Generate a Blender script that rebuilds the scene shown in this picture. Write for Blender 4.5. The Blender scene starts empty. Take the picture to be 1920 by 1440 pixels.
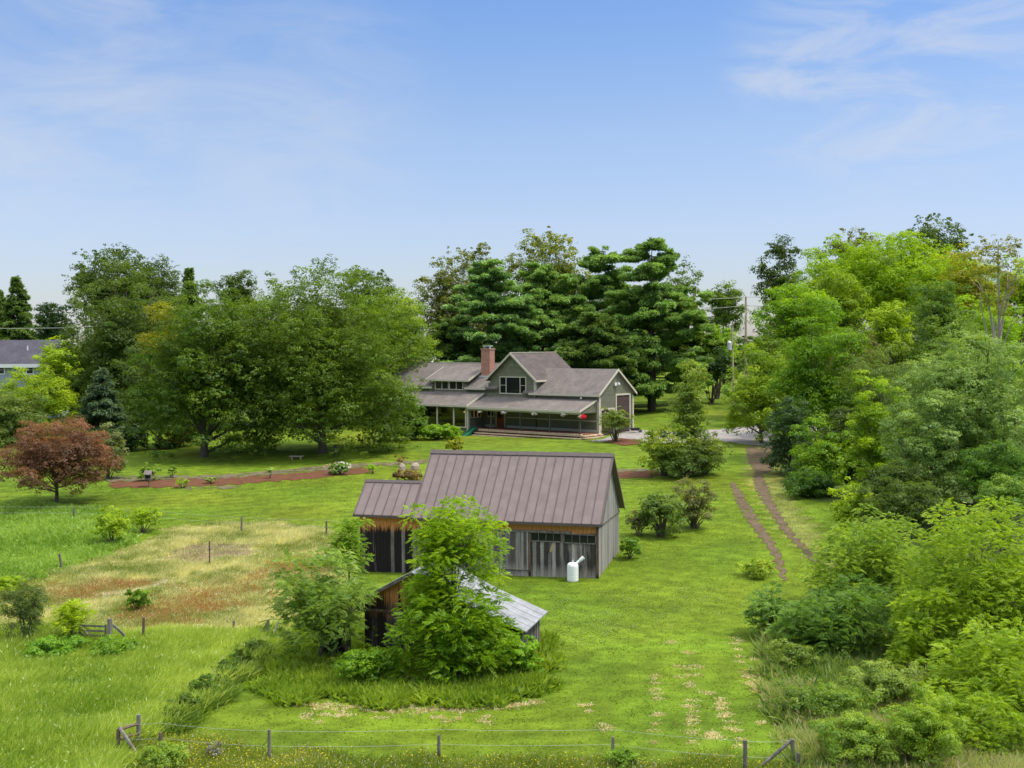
import bpy, math
import numpy as np
from mathutils import Matrix, Vector

S = bpy.context.scene
COL = S.collection
rad = math.radians

# ------------------------------------------------------------------ camera model
FPX, HORIZ, ROLL, CAMH = 2200.0, 646.9, -0.005, 13.2
TH = math.atan((720 - HORIZ) / FPX)
CT, ST = math.cos(TH), math.sin(TH)


def ray(px, py):
    X, Y = px - 960.0, py - 720.0
    cr, sr = math.cos(ROLL), math.sin(ROLL)
    x, y = (cr * X + sr * Y) / FPX, (-sr * X + cr * Y) / FPX
    return np.array([x, CT - y * ST, -ST - y * CT])


cam_d = bpy.data.cameras.new("camera")
cam = bpy.data.objects.new("camera", cam_d)
COL.objects.link(cam)
cam_d.sensor_width = 36.0
cam_d.lens = FPX / 1920 * 36.0
cam_d.clip_end = 6000
cam_d.clip_start = 0.5
cam.matrix_world = Matrix.Translation((0, 0, CAMH)) @ Matrix.Rotation(rad(90) - TH, 4, 'X') @ Matrix.Rotation(ROLL, 4, 'Z')
S.camera = cam

# ------------------------------------------------------------------ terrain
_ty = np.arange(-400, 3001, 1.0)
_sl = np.interp(_ty, [-400, 57, 66, 124, 134, 200, 260, 3000], [.001, .001, .042, .042, .018, .018, .004, 0.0])
_tz = np.concatenate([[0], np.cumsum(_sl[:-1])])
_tz -= np.interp(66, _ty, _tz) + .24


def sstep(a, b, x):
    t = np.clip((x - a) / (b - a), 0, 1)
    return t * t * (3 - 2 * t)


def terrain(x, y):
    x = np.asarray(x, float); y = np.asarray(y, float)
    z = np.interp(y, _ty, _tz)
    z = z + .034 * 32 * np.tanh(x / 32) * sstep(52, 72, y) - .02 * sstep(0, 1, 1)
    u = .05 * np.sin(x * .31 + 1.3 * np.sin(y * .13)) + .05 * np.sin(y * .27 + x * .11) + .025 * np.sin(x * .9 + y * .5)
    near_b = np.exp(-((x + 2) ** 2 / 200 + (y - 69) ** 2 / 60)) + np.exp(-((x - 0) ** 2 / 300 + (y - 140) ** 2 / 300))
    return z + u * (1 - np.clip(near_b, 0, 1))


def gnd(px, py):
    d = ray(px, py); lo, hi = 5.0, 1500.0
    ts = np.linspace(20, 700, 3000)
    P = ts[:, None] * d[None, :]
    below = (P[:, 2] + CAMH) < terrain(P[:, 0], P[:, 1])
    i = int(np.argmax(below)) if below.any() else len(ts) - 1
    t = ts[i]
    x, y = d[0] * t, d[1] * t
    return np.array([x, y, float(terrain(x, y))])


def atY(px, py, Y):
    d = ray(px, py); t = Y / d[1]
    return np.array([d[0] * t, Y, d[2] * t + CAMH])


def frame(ox, oy, a):
    e = np.array([math.cos(a), -math.sin(a)]); n = np.array([math.sin(a), math.cos(a)]); o = np.array([ox, oy])

    def onv(px, py, v):
        d = ray(px, py); t = (v + o @ n) / (d[:2] @ n); p = d * t
        return float((p[:2] - o) @ e), float(p[2] + CAMH)

    def toxy(u, v):
        return o + e * u + n * v
    return onv, toxy


# ------------------------------------------------------------------ materials
class NT:
    def __init__(s, name):
        s.m = bpy.data.materials.new(name); s.m.use_nodes = True
        s.t = s.m.node_tree; s.t.nodes.clear()
        s.out = s.t.nodes.new('ShaderNodeOutputMaterial')

    def n(s, typ, ins=None, **kw):
        nd = s.t.nodes.new('ShaderNode' + typ)
        for k, v in kw.items():
            setattr(nd, k, v)
        for k, v in (ins or {}).items():
            if hasattr(v, 'is_output') or isinstance(v, bpy.types.NodeSocket):
                s.t.links.new(v, nd.inputs[k])
            else:
                nd.inputs[k].default_value = v
        return nd

    def math(s, op, a, b=None, c=None):
        nd = s.t.nodes.new('ShaderNodeMath'); nd.operation = op
        for i, v in enumerate((a, b, c)):
            if v is None: continue
            if isinstance(v, bpy.types.NodeSocket): s.t.links.new(v, nd.inputs[i])
            else: nd.inputs[i].default_value = v
        return nd.outputs[0]

    def mix(s, f, a, b, blend='MIX'):
        nd = s.t.nodes.new('ShaderNodeMix'); nd.data_type = 'RGBA'; nd.blend_type = blend
        for k, v in ((0, f), (6, a), (7, b)):
            if isinstance(v, bpy.types.NodeSocket): s.t.links.new(v, nd.inputs[k])
            else: nd.inputs[k].default_value = v if k == 0 else (*v[:3], 1)
        return nd.outputs[2]

    def ramp(s, f, stops):
        nd = s.t.nodes.new('ShaderNodeValToRGB'); s.t.links.new(f, nd.inputs[0])
        el = nd.color_ramp.elements
        while len(el) < len(stops): el.new(.5)
        for e, (p, c) in zip(el, stops):
            e.position = p; e.color = (c, c, c, 1) if not isinstance(c, tuple) else (*c, 1)
        return nd.outputs[0]

    def obj(s, scale=None):
        o = s.n('TexCoord').outputs['Object']
        if scale is None: return o
        return s.n('Mapping', {'Vector': o, 'Scale': scale}).outputs[0]

    def noise(s, scale, vec=None, detail=4, rough=.55, dist=0.):
        return s.n('TexNoise', {'Vector': vec if vec is not None else s.obj(), 'Scale': scale, 'Detail': detail, 'Roughness': rough, 'Distortion': dist}).outputs[0]

    def bump(s, h, strength, dist=.02):
        return s.n('Bump', {'Height': h, 'Strength': strength, 'Distance': dist}).outputs[0]

    def done(s, color, rough=.8, normal=None, metal=0., spec=.3, emit=None):
        b = s.n('BsdfPrincipled', {'Base Color': color if isinstance(color, bpy.types.NodeSocket) else (*color, 1), 'Roughness': rough, 'Metallic': metal, 'Specular IOR Level': spec})
        if normal is not None: s.t.links.new(normal, b.inputs['Normal'])
        s.t.links.new(b.outputs[0], s.out.inputs[0])
        return s.m


def simple(name, c, rough=.7, metal=0., spec=.3, var=.15, scale=6.):
    t = NT(name); nz = t.noise(scale)
    f = t.ramp(nz, [(.3, 1 - var), (.7, 1 + var)])
    return t.done(t.mix(1., (*c,), f, 'MULTIPLY'), rough, None, metal, spec)


def leaf_mat(name, transl=.5, gloss=.012):
    t = NT(name)
    a = t.n('Attribute', attribute_name='col').outputs['Color']
    d = t.n('BsdfDiffuse', {'Color': a}).outputs[0]
    warm = t.mix(1., a, (1.25, 1.15, .55), 'MULTIPLY')
    tr = t.n('BsdfTranslucent', {'Color': warm}).outputs[0]
    m1 = t.n('MixShader', {0: transl, 1: d, 2: tr}).outputs[0]
    g = t.n('BsdfGlossy', {'Color': (1, 1, 1, 1), 'Roughness': .45}).outputs[0]
    m2 = t.n('MixShader', {0: gloss, 1: m1, 2: g}).outputs[0]
    t.t.links.new(m2, t.out.inputs[0])
    return t.m


M_LEAF = leaf_mat('leaf')
M_NEEDLE = leaf_mat('needle', .3, .012)
M_BLADE = leaf_mat('grass_blade', .5, .01)


def bark_mat(name, c):
    t = NT(name)
    n1 = t.noise(5, t.obj((6, 6, 1)))
    col = t.mix(t.ramp(n1, [(.3, 0.), (.7, 1.)]), tuple(x * .55 for x in c), c)
    return t.done(col, .9, t.bump(n1, .6, .03))


M_BARK = bark_mat('bark', (.13, .105, .08))
M_BARK_PALE = bark_mat('pale_bark', (.42, .37, .29))


def ground_mat():
    t = NT('ground')
    a = t.n('Attribute', attribute_name='col').outputs['Color']
    o = t.obj()
    n1 = t.noise(.09, o, 5, .6); n2 = t.noise(.9, o, 5, .65); n3 = t.noise(9., o, 3, .7)
    st = t.noise(.55, t.obj((.16, 1.5, 1)), 4, .6, .6)
    f = t.math('MULTIPLY', t.ramp(n2, [(.25, .55), (.75, 1.45)]), t.ramp(n3, [(.25, .72), (.75, 1.28)]))
    f = t.math('MULTIPLY', f, t.ramp(st, [(.3, .86), (.7, 1.15)]))
    c = t.mix(1., a, f, 'MULTIPLY')
    yel = t.mix(1., c, (1.2, 1.02, 1.0), 'MULTIPLY')
    c = t.mix(t.ramp(n1, [(.4, 0.), (.62, .8)]), c, yel)
    dry = t.noise(.35, o, 4, .7)
    c = t.mix(t.ramp(dry, [(.58, 0.), (.8, .45)]), c, t.mix(1., c, (1.35, 1.0, 1.6), 'MULTIPLY'))
    return t.done(c, .95, t.bump(t.math('ADD', n3, n2), .55, .12), 0, .1)


M_GROUND = ground_mat()


def chip_mat(name, c1, c2, scale=14.):
    t = NT(name); n = t.noise(scale, None, 5, .75); n2 = t.noise(1.1)
    c = t.mix(t.ramp(n, [(.35, 0.), (.65, 1.)]), c1, c2)
    c = t.mix(1., c, t.ramp(n2, [(.3, .8), (.7, 1.2)]), 'MULTIPLY')
    return t.done(c, .95, t.bump(n, .6, .05), 0, .1)


M_MULCH = chip_mat('red_mulch', (.085, .036, .018), (.165, .074, .040))
M_OLDMULCH = chip_mat('old_mulch', (.10, .085, .045), (.19, .155, .10))
M_GRAVEL = chip_mat('gravel', (.22, .195, .175), (.34, .305, .285), 9.)
M_DIRT = chip_mat('dirt', (.085, .062, .034), (.155, .112, .07), 7.)


def siding_mat():
    t = NT('olive_siding')
    sx = t.n('SeparateXYZ', {0: t.obj()}).outputs
    saw = t.math('FRACT', t.math('MULTIPLY', sx[2], 1 / .16))
    row = t.n('TexWhiteNoise', {'Vector': t.n('CombineXYZ', {2: t.math('FLOOR', t.math('MULTIPLY', sx[2], 1 / .16))}).outputs[0]}, noise_dimensions='3D').outputs[0]
    n = t.noise(2.2)
    c = t.mix(1., (.178, .182, .124), t.ramp(row, [(0., .9), (1., 1.1)]), 'MULTIPLY')
    c = t.mix(1., c, t.ramp(n, [(.3, .88), (.7, 1.1)]), 'MULTIPLY')
    return t.done(c, .65, t.bump(saw, .9, .03), 0, .25)


M_SIDING = siding_mat()


def shingle_mat(name, c):
    t = NT(name); o = t.obj()
    br = t.n('TexBrick', {'Vector': t.n('Mapping', {'Vector': o, 'Scale': (1, 1, 1)}).outputs[0], 'Scale': 3.2, 'Color1': (.75, .75, .75, 1), 'Color2': (1.2, 1.2, 1.2, 1), 'Mortar': (.6, .6, .6, 1), 'Mortar Size': .015}).outputs[0]
    n = t.noise(40., o, 2, .8); n2 = t.noise(.8, o, 5, .65); n3 = t.noise(1.2, t.obj((3., .5, .5)), 4, .6)
    cc = t.mix(1., c, t.ramp(n, [(.3, .6), (.7, 1.4)]), 'MULTIPLY')
    cc = t.mix(.55, cc, t.mix(1., cc, br, 'MULTIPLY'))
    cc = t.mix(1., cc, t.ramp(n2, [(.3, .78), (.7, 1.2)]), 'MULTIPLY')
    cc = t.mix(t.ramp(n3, [(.5, 0.), (.75, .4)]), cc, tuple(x * .55 for x in c))
    return t.done(cc, .92, t.bump(n, .4, .02), 0, .12)


M_SHINGLE = shingle_mat('grey_brown_shingle', (.172, .146, .128))
M_SHINGLE_DARK = shingle_mat('dark_shingle', (.108, .088, .08))
M_SHINGLE_SLATE = shingle_mat('slate_shingle', (.085, .08, .095))
M_TRIM = simple('beige_trim', (.50, .465, .36), .6, var=.08)
M_WHITE = simple('white_paint', (.72, .72, .69), .5, var=.06)
M_DARKPOST = simple('dark_green_post', (.055, .06, .045), .6)
M_GLASS = NT('dark_window_glass').done((.012, .014, .016), .06, None, 0, .5)
M_DOORWOOD = simple('red_brown_door_wood', (.26, .075, .03), .45, var=.25, scale=3)


def plank_mat(name, c, w, axis, var=.35):
    t = NT(name); sx = t.n('SeparateXYZ', {0: t.obj()}).outputs
    q = t.math('MULTIPLY', sx[axis], 1 / w)
    wn = t.n('TexWhiteNoise', {'W': t.math('FLOOR', q)}, noise_dimensions='1D').outputs[0]
    n = t.noise(3., None, 5)
    cc = t.mix(1., c, t.ramp(wn, [(0., 1 - var), (1., 1 + var)]), 'MULTIPLY')
    cc = t.mix(1., cc, t.ramp(n, [(.3, .8), (.7, 1.2)]), 'MULTIPLY')
    fr = t.math('FRACT', q)
    return t.done(cc, .8, t.bump(t.ramp(fr, [(0., 0.), (.08, 1.), (.92, 1.), (1., 0.)]), .8, .02))


M_DECK = plank_mat('tan_deck_wood', (.58, .42, .29), .14, 1)
M_DECKFLOOR = plank_mat('red_brown_deck_floor', (.17, .075, .045), .14, 1)
M_GARAGE = plank_mat('dark_brown_garage_panel', (.062, .04, .036), .53, 2, .15)


def brick_mat():
    t = NT('red_brick'); o = t.obj()
    v = t.n('CombineXYZ', {0: t.math('ADD', t.n('SeparateXYZ', {0: o}).outputs[0], t.n('SeparateXYZ', {0: o}).outputs[1]), 1: t.n('SeparateXYZ', {0: o}).outputs[2]}).outputs[0]
    b = t.n('TexBrick', {'Vector': v, 'Scale': 1., 'Color1': (.42, .15, .085, 1), 'Color2': (.32, .105, .06, 1), 'Mortar': (.36, .27, .22, 1), 'Mortar Size': .012, 'Brick Width': .22, 'Row Height': .075}).outputs[0]
    n = t.noise(7.)
    return t.done(t.mix(1., b, t.ramp(n, [(.3, .8), (.7, 1.2)]), 'MULTIPLY'), .9)


M_BRICK = brick_mat()


def wood_mat(name, axis, light, dark, dark_amt, z_or=None, or_soft=.3, or_drip=.5, bottom=None, w=.23):
    """weathered vertical barn boards; z_or = height above which the wood under the eave kept its orange tone"""
    t = NT(name); o = t.obj(); sx = t.n('SeparateXYZ', {0: o}).outputs
    q = t.math('MULTIPLY', sx[axis], 1 / w); fl = t.math('FLOOR', q)
    wn = t.n('TexWhiteNoise', {'W': fl}, noise_dimensions='1D').outputs[0]
    sc = (5., 5., .35)
    streak = t.noise(1.6, t.obj(sc), 5, .65)
    grain = t.noise(6., t.obj((9., 9., .6)), 4, .7)
    fine = t.noise(14., o, 3, .7)
    k = t.math('ADD', t.math('MULTIPLY', streak, .75), t.math('MULTIPLY', wn, .45))
    k = t.ramp(k, [(.62 - dark_amt, 0.), (.92 - dark_amt * .55, 1.)])
    c = t.mix(k, dark, light)
    c = t.mix(1., c, t.ramp(grain, [(.25, .62), (.75, 1.3)]), 'MULTIPLY')
    c = t.mix(1., c, t.ramp(fine, [(.25, .75), (.75, 1.25)]), 'MULTIPLY')
    if bottom:
        zb, soft, cb = bottom
        m = t.math('ADD', sx[2], t.math('MULTIPLY', t.math('SUBTRACT', streak, .5), -.9))
        mb = t.n('MapRange', {'Value': m, 'From Min': zb + soft, 'From Max': zb - soft}).outputs[0]
        c = t.mix(t.math('MULTIPLY', mb, .85), c, t.mix(1., cb, t.ramp(grain, [(.25, .75), (.75, 1.2)]), 'MULTIPLY'))
    if z_or is not None:
        drip = t.noise(1.5, t.obj((6., 6., .12)), 5, .75)
        m = t.math('ADD', sx[2], t.math('MULTIPLY', t.math('SUBTRACT', drip, .5), or_drip * 2.6))
        m = t.math('ADD', m, t.math('MULTIPLY', t.math('SUBTRACT', wn, .5), or_drip * .5))
        mo = t.n('MapRange', {'Value': m, 'From Min': z_or - or_soft, 'From Max': z_or + or_soft}).outputs[0]
        co = t.mix(t.ramp(grain, [(.3, 0.), (.7, 1.)]), (.32, .105, .03), (.74, .34, .11))
        c = t.mix(mo, c, co)
    fr = t.math('FRACT', q)
    gap = t.ramp(fr, [(0., .25), (.05, 1.), (.95, 1.), (1., .25)])
    c = t.mix(1., c, gap, 'MULTIPLY')
    return t.done(c, .92, t.bump(t.math('ADD', gap, t.math('MULTIPLY', grain, .4)), .7, .03), 0, .1)


GREY_L, GREY_D = (.42, .375, .325), (.06, .05, .044)
M_BARN_FRONT = wood_mat('weathered_barn_boards', 0, GREY_L, GREY_D, .1, 2.42, .08, .12, (.2, .4, (.38, .335, .28)))
M_BARN_LEAN = wood_mat('dark_barn_boards', 0, (.27, .235, .205), (.022, .018, .017), .03, 2.25, .2, .5)
M_BARN_GABLE = wood_mat('silver_barn_boards', 1, (.36, .34, .30), (.20, .185, .165), .15, w=.28)
M_BARN_DOOR = wood_mat('mottled_grey_boards', 0, (.34, .305, .27), (.10, .087, .078), .06, None, .3, .5, (.3, .3, (.38, .335, .28)), w=.16)
M_SHED_FRONT = wood_mat('dark_shed_boards', 0, (.17, .15, .14), (.03, .022, .019), .02, 1.75, .3, .5, w=.2)
M_SHED_UPPER = wood_mat('orange_shed_boards', 0, (.15, .13, .12), (.03, .02, .016), -.02, 2.35, .3, .9, w=.2)
M_SHED_SIDE = wood_mat('grey_shed_boards', 1, (.26, .235, .20), (.08, .07, .06), .05, w=.2)
M_OLDPOST = wood_mat('grey_fence_wood', 2, (.30, .27, .235), (.11, .095, .08), .08, w=5.)
M_RUSTPOST = wood_mat('brown_fence_wood', 2, (.22, .15, .11), (.10, .065, .05), .08, w=5.)


def metal_roof_mat(name, c, rough, metal, var, rust=0.):
    t = NT(name); n = t.noise(1.3, None, 5, .6); n2 = t.noise(25., None, 3, .7)
    n3 = t.noise(1.2, t.obj((3.5, .5, .5)), 4, .6)
    cc = t.mix(1., c, t.ramp(n, [(.3, 1 - var), (.7, 1 + var)]), 'MULTIPLY')
    cc = t.mix(1., cc, t.ramp(n2, [(.3, .9), (.7, 1.1)]), 'MULTIPLY')
    cc = t.mix(t.ramp(n3, [(.5, 0.), (.78, .45)]), cc, tuple(x * .72 for x in c))
    return t.done(cc, rough, t.bump(n, .15, .05), metal, .3)


M_BARNROOF = metal_roof_mat('brown_standing_seam_metal', (.172, .130, .116), .55, .0, .14)
M_SEAM = simple('dark_brown_seam', (.10, .077, .07), .55)
M_TIN = metal_roof_mat('galvanised_roofing', (.27, .272, .272), .65, .1, .25)
M_WIRE = simple('fence_wire', (.30, .31, .27), .5, .3)
M_TANK = simple('white_plastic', (.78, .78, .75), .4, var=.05)
M_CONCRETE = simple('pale_concrete', (.42, .40, .37), .9)
M_STONE = simple('pinkish_stone', (.36, .27, .22), .9, var=.25, scale=4)
M_POLE = wood_mat('utility_pole_wood', 2, (.62, .52, .38), (.45, .37, .26), .1, w=9.)
M_GREYMETAL = simple('pale_grey_metal', (.52, .53, .54), .45)
M_GREENPLASTIC = simple('green_plastic', (.01, .12, .06), .4)
M_BLUEWALL = simple('blue_grey_siding', (.28, .31, .36), .7)
M_DARKCHAIR = simple('dark_stained_wood', (.04, .035, .035), .7)


# ------------------------------------------------------------------ object helpers
def link(o, parent=None):
    COL.objects.link(o)
    if parent is not None: o.parent = parent
    return o


def tag(o, label=None, cat=None, group=None, kind=None):
    if label: o['label'] = label
    if cat: o['category'] = cat
    if group: o['group'] = group
    if kind: o['kind'] = kind
    return o


def thing(name, label, cat, loc=(0, 0, 0), rotz=0., group=None):
    o = bpy.data.objects.new(name, None)
    o.empty_display_size = .3
    o.location = loc; o.rotation_euler = (0, 0, rotz)
    link(o)
    return tag(o, label, cat, group)


class MB:
    def __init__(s): s.v = []; s.f = []

    def add(s, vs, fs):
        b = len(s.v); s.v += [tuple(map(float, p)) for p in vs]; s.f += [[i + b for i in f] for f in fs]; return s

    def box(s, x0, x1, y0, y1, z0, z1):
        return s.add([(x0, y0, z0), (x1, y0, z0), (x1, y1, z0), (x0, y1, z0), (x0, y0, z1), (x1, y0, z1), (x1, y1, z1), (x0, y1, z1)],
                     [[3, 2, 1, 0], [4, 5, 6, 7], [0, 1, 5, 4], [1, 2, 6, 5], [2, 3, 7, 6], [3, 0, 4, 7]])

    def prism(s, A, B):
        n = len(A)
        return s.add(list(A) + list(B), [list(range(n - 1, -1, -1)), list(range(n, 2 * n))] + [[i, (i + 1) % n, n + (i + 1) % n, n + i] for i in range(n)])

    def ext_u(s, prof, u0, u1): return s.prism([(u0, v, z) for v, z in prof], [(u1, v, z) for v, z in prof])

    def ext_v(s, prof, v0, v1): return s.prism([(u, v0, z) for u, z in prof], [(u, v1, z) for u, z in prof])

    def tube(s, pts, rs, n=7, cap=True):
        pts = [np.array(p, float) for p in pts]; rings = []
        for i, p in enumerate(pts):
            d = pts[min(i + 1, len(pts) - 1)] - pts[max(i - 1, 0)]
            d = d / (np.linalg.norm(d) + 1e-9)
            a = np.cross(d, (0, 0, 1.) if abs(d[2]) < .9 else (1., 0, 0)); a /= np.linalg.norm(a); b = np.cross(d, a)
            r = rs[i] if hasattr(rs, '__len__') else rs
            rings.append([p + r * (math.cos(q) * a + math.sin(q) * b) for q in np.linspace(0, 2 * math.pi, n, endpoint=False)])
        vs = [p for r in rings for p in r]; fs = []
        for i in range(len(pts) - 1):
            for j in range(n):
                fs.append([i * n + j, i * n + (j + 1) % n, (i + 1) * n + (j + 1) % n, (i + 1) * n + j])
        if cap: fs.append(list(range(n - 1, -1, -1))); fs.append(list(range((len(pts) - 1) * n, len(pts) * n)))
        return s.add(vs, fs)

    def lathe(s, prof, n=16, c=(0, 0, 0)):
        vs = []; fs = []
        for r, z in prof:
            for q in np.linspace(0, 2 * math.pi, n, endpoint=False):
                vs.append((c[0] + r * math.cos(q), c[1] + r * math.sin(q), c[2] + z))
        for i in range(len(prof) - 1):
            for j in range(n):
                fs.append([i * n + j, i * n + (j + 1) % n, (i + 1) * n + (j + 1) % n, (i + 1) * n + j])
        fs.append(list(range(n - 1, -1, -1))); fs.append(list(range((len(prof) - 1) * n, len(prof) * n)))
        return s.add(vs, fs)

    zoff = 0.0

    def build(s, name, mat, parent=None, smooth=False):
        if MB.zoff: s.v = [(p[0], p[1], p[2] - MB.zoff) for p in s.v]
        me = bpy.data.meshes.new(name); me.from_pydata(s.v, [], s.f)
        me.materials.append(mat)
        if not smooth: me.shade_flat()
        me.update()
        import bmesh
        bm = bmesh.new(); bm.from_mesh(me); bmesh.ops.recalc_face_normals(bm, faces=bm.faces[:]); bm.to_mesh(me); bm.free()
        return link(bpy.data.objects.new(name, me), parent)


def quads(name, V, C, mat, parent=None):
    """V (N,4,3) quads, C (N,3) colours -> one mesh with a face colour attribute"""
    N = len(V)
    me = bpy.data.meshes.new(name)
    me.vertices.add(4 * N); me.vertices.foreach_set('co', np.ascontiguousarray(V, np.float32).ravel())
    me.loops.add(4 * N); me.loops.foreach_set('vertex_index', np.arange(4 * N, dtype=np.int32))
    me.polygons.add(N); me.polygons.foreach_set('loop_start', np.arange(0, 4 * N, 4, dtype=np.int32))
    a = me.attributes.new('col', 'FLOAT_COLOR', 'FACE')
    c4 = np.ones((N, 4), np.float32); c4[:, :3] = np.clip(C, 0.002, .9)
    a.data.foreach_set('color', c4.ravel())
    me.materials.append(mat)
    me.update(calc_edges=True); me.validate()
    return link(bpy.data.objects.new(name, me), parent)


def unit(a): return a / (np.linalg.norm(a, axis=-1, keepdims=True) + 1e-9)


def cards(P, A, Nn, L, W, bend=.12):
    """folded rhombus leaves: base P, long axis A, facing normal Nn, length L, width W"""
    A = unit(A); side = unit(np.cross(A, Nn)); up = np.cross(side, A)
    L = np.asarray(L)[:, None]; W = np.asarray(W)[:, None]
    V = np.empty((len(P), 4, 3))
    V[:, 0] = P
    V[:, 1] = P + A * L * .45 + side * W * .5 + up * L * bend
    V[:, 2] = P + A * L - up * L * bend * .6
    V[:, 3] = P + A * L * .45 - side * W * .5 + up * L * bend
    return V
# ------------------------------------------------------------------ vegetation
GC, GL = 1.7, np.array([1.9, 1.82, 1.3])
PXR = 1173.0      # pixels per radian in a 1024 px wide picture, sets how fine foliage is modelled


def pal(c0, c1, t):
    t = np.clip(t, 0, 1)[:, None]
    return np.array(c0) * (1 - t) + np.array(c1) * t


def rdir(rs, n):
    return unit(rs.normal(size=(n, 3)))


def leaf_cloud(rs, centres, radii, n, s, c0, c1, aspect=.62, up=.5, flat=.66, dome=.3, tone=None, droop=.15, shell=.58):
    """leaves on puffs; returns quads and colours"""
    w = radii ** 2; m = max(12, n // 13)
    pk = rs.choice(len(centres), m, p=w / w.sum())                       # twigs sit on the boughs ...
    sv = rdir(rs, m); sv[:, 2] += dome; sv = unit(sv)
    S_ = centres[pk] + sv * (radii[pk] * (shell + (1 - shell) * rs.rand(m) ** .5))[:, None] * np.array([1, 1, flat])
    rsub = np.minimum(s * rs.uniform(1.3, 2.3, m), radii[pk] * .8)
    si = rs.randint(0, m, n); idx = pk[si]                                # ... and leaves on the twigs
    dv = rdir(rs, n); dv[:, 2] += .25; dv = unit(dv)
    P = S_[si] + dv * (rsub[si] * (.35 + .65 * rs.rand(n) ** .5))[:, None] * np.array([1.1, 1.1, .62])
    Nn = unit(dv * .45 + sv[si] * .6 + np.array([0, 0, up]) + rdir(rs, n) * .3)
    A = rdir(rs, n); A[:, 2] -= droop; A = unit(A - Nn * (A * Nn).sum(1, keepdims=True))
    L = s * rs.uniform(.7, 1.35, n)
    V = cards(P - A * L[:, None] * .5, A, Nn, L, L * aspect)
    tp = rs.normal(0, .17, len(centres)) if tone is None else tone + rs.normal(0, .12, len(centres))
    C = pal(c0, c1, .47 + tp[idx] + rs.normal(0, .17, m)[si] + rs.normal(0, .08, n)) * rs.uniform(.92, 1.08, n)[:, None]
    if tone is not None:                                                  # a bough that turned early
        g = tone[idx] > .5; C[g] = C[g] * .35 + np.array((.30, .27, .02)) * .65 * rs.uniform(.8, 1.15, g.sum())[:, None]
    return V, C


def frond_cloud(rs, centres, radii, n, fl, c0, c1, pairs=5, up=.35, lw=.3):
    """compound leaves: a drooping stalk with paired leaflets"""
    w = radii ** 2; idx = rs.choice(len(centres), n, p=w / w.sum())
    dv = rdir(rs, n); dv[:, 2] += .4; dv = unit(dv)
    r = radii[idx] * (.45 + .55 * rs.rand(n) ** .5)
    P = centres[idx] + dv * r[:, None] * np.array([1, 1, .75])
    A = unit(dv * np.array([1, 1, .3]) + rdir(rs, n) * .5 + np.array([0, 0, up]))
    Nn = unit(np.array([0, 0, 1.]) + rdir(rs, n) * .45); side = unit(np.cross(A, Nn)); Nn = np.cross(side, A)
    Lf = fl * rs.uniform(.7, 1.25, n)
    tp = rs.normal(0, .17, len(centres)); t0 = .45 + tp[idx] + rs.normal(0, .13, n); br = rs.uniform(.88, 1.12, n)
    Vs, Cs = [], []
    for k in range(2 * pairs + 1):
        f = 1.0 if k == 2 * pairs else (.18 + .74 * (k // 2) / max(1, pairs - 1))
        sgn = 0 if k == 2 * pairs else (1 if k % 2 else -1)
        base = P + A * (Lf * f * .85)[:, None] - np.array([0, 0, 1.]) * (Lf * .38 * f * f)[:, None]
        ax = unit(A * (.5 if sgn else 1.) + side * sgn * .85 - np.array([0, 0, .28]) * (1 + f))
        ll = Lf * lw * (1.05 - .35 * abs(f - .5)) * rs.uniform(.85, 1.15, n)
        Vs.append(cards(base, ax, Nn + rdir(rs, n) * .2, ll, ll * .42))
        Cs.append(pal(c0, c1, t0 + rs.normal(0, .06, n)) * br[:, None])
    return np.concatenate(Vs), np.concatenate(Cs)


def crown_puffs(rs, C, R, n, lump=.2, lo=-.93, rp=(.13, .25), inner=.3, power=1.):
    i = np.arange(n) + .5
    zz = 1 - (1 - lo) * i / n; th = i * 2.399963 + rs.uniform(0, 6.28)
    d = np.stack([np.sqrt(np.maximum(0, 1 - zz ** 2)) * np.cos(th), np.sqrt(np.maximum(0, 1 - zz ** 2)) * np.sin(th), zz], 1)
    d = unit(d + rs.normal(0, .16, (n, 3)))
    hf = np.where(d[:, 2] < 0, (1 - np.abs(d[:, 2]) ** 3.2) ** (1 / 2.6) / np.sqrt(np.maximum(.03, 1 - d[:, 2] ** 2)), (1 - d[:, 2] ** 2.3).clip(.01) ** (1 / 2.1) / np.sqrt(np.maximum(.03, 1 - d[:, 2] ** 2)))
    e = d * np.stack([hf, hf, np.ones(n)], 1)
    k = rs.normal(size=(3, 3)) * 2.2; ph = rs.uniform(0, 6.28, 3)
    lm = 1 + lump * np.sin(d @ k.T + ph).sum(1) / 2.2
    m = float(np.prod(R)) ** (1 / 3)
    rr = m * rs.uniform(*rp, n)
    f = lm * rs.uniform(.72, 1.06, n)
    P = C + e * R * f[:, None] - d * (rr * .55)[:, None]
    if inner > 0:
        ni = int(n * inner); d2 = rdir(rs, ni)
        P = np.concatenate([P, C + d2 * R * (rs.uniform(.2, .62, ni))[:, None]]); rr = np.concatenate([rr, m * rs.uniform(.2, .32, ni)])
    return P, rr


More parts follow.
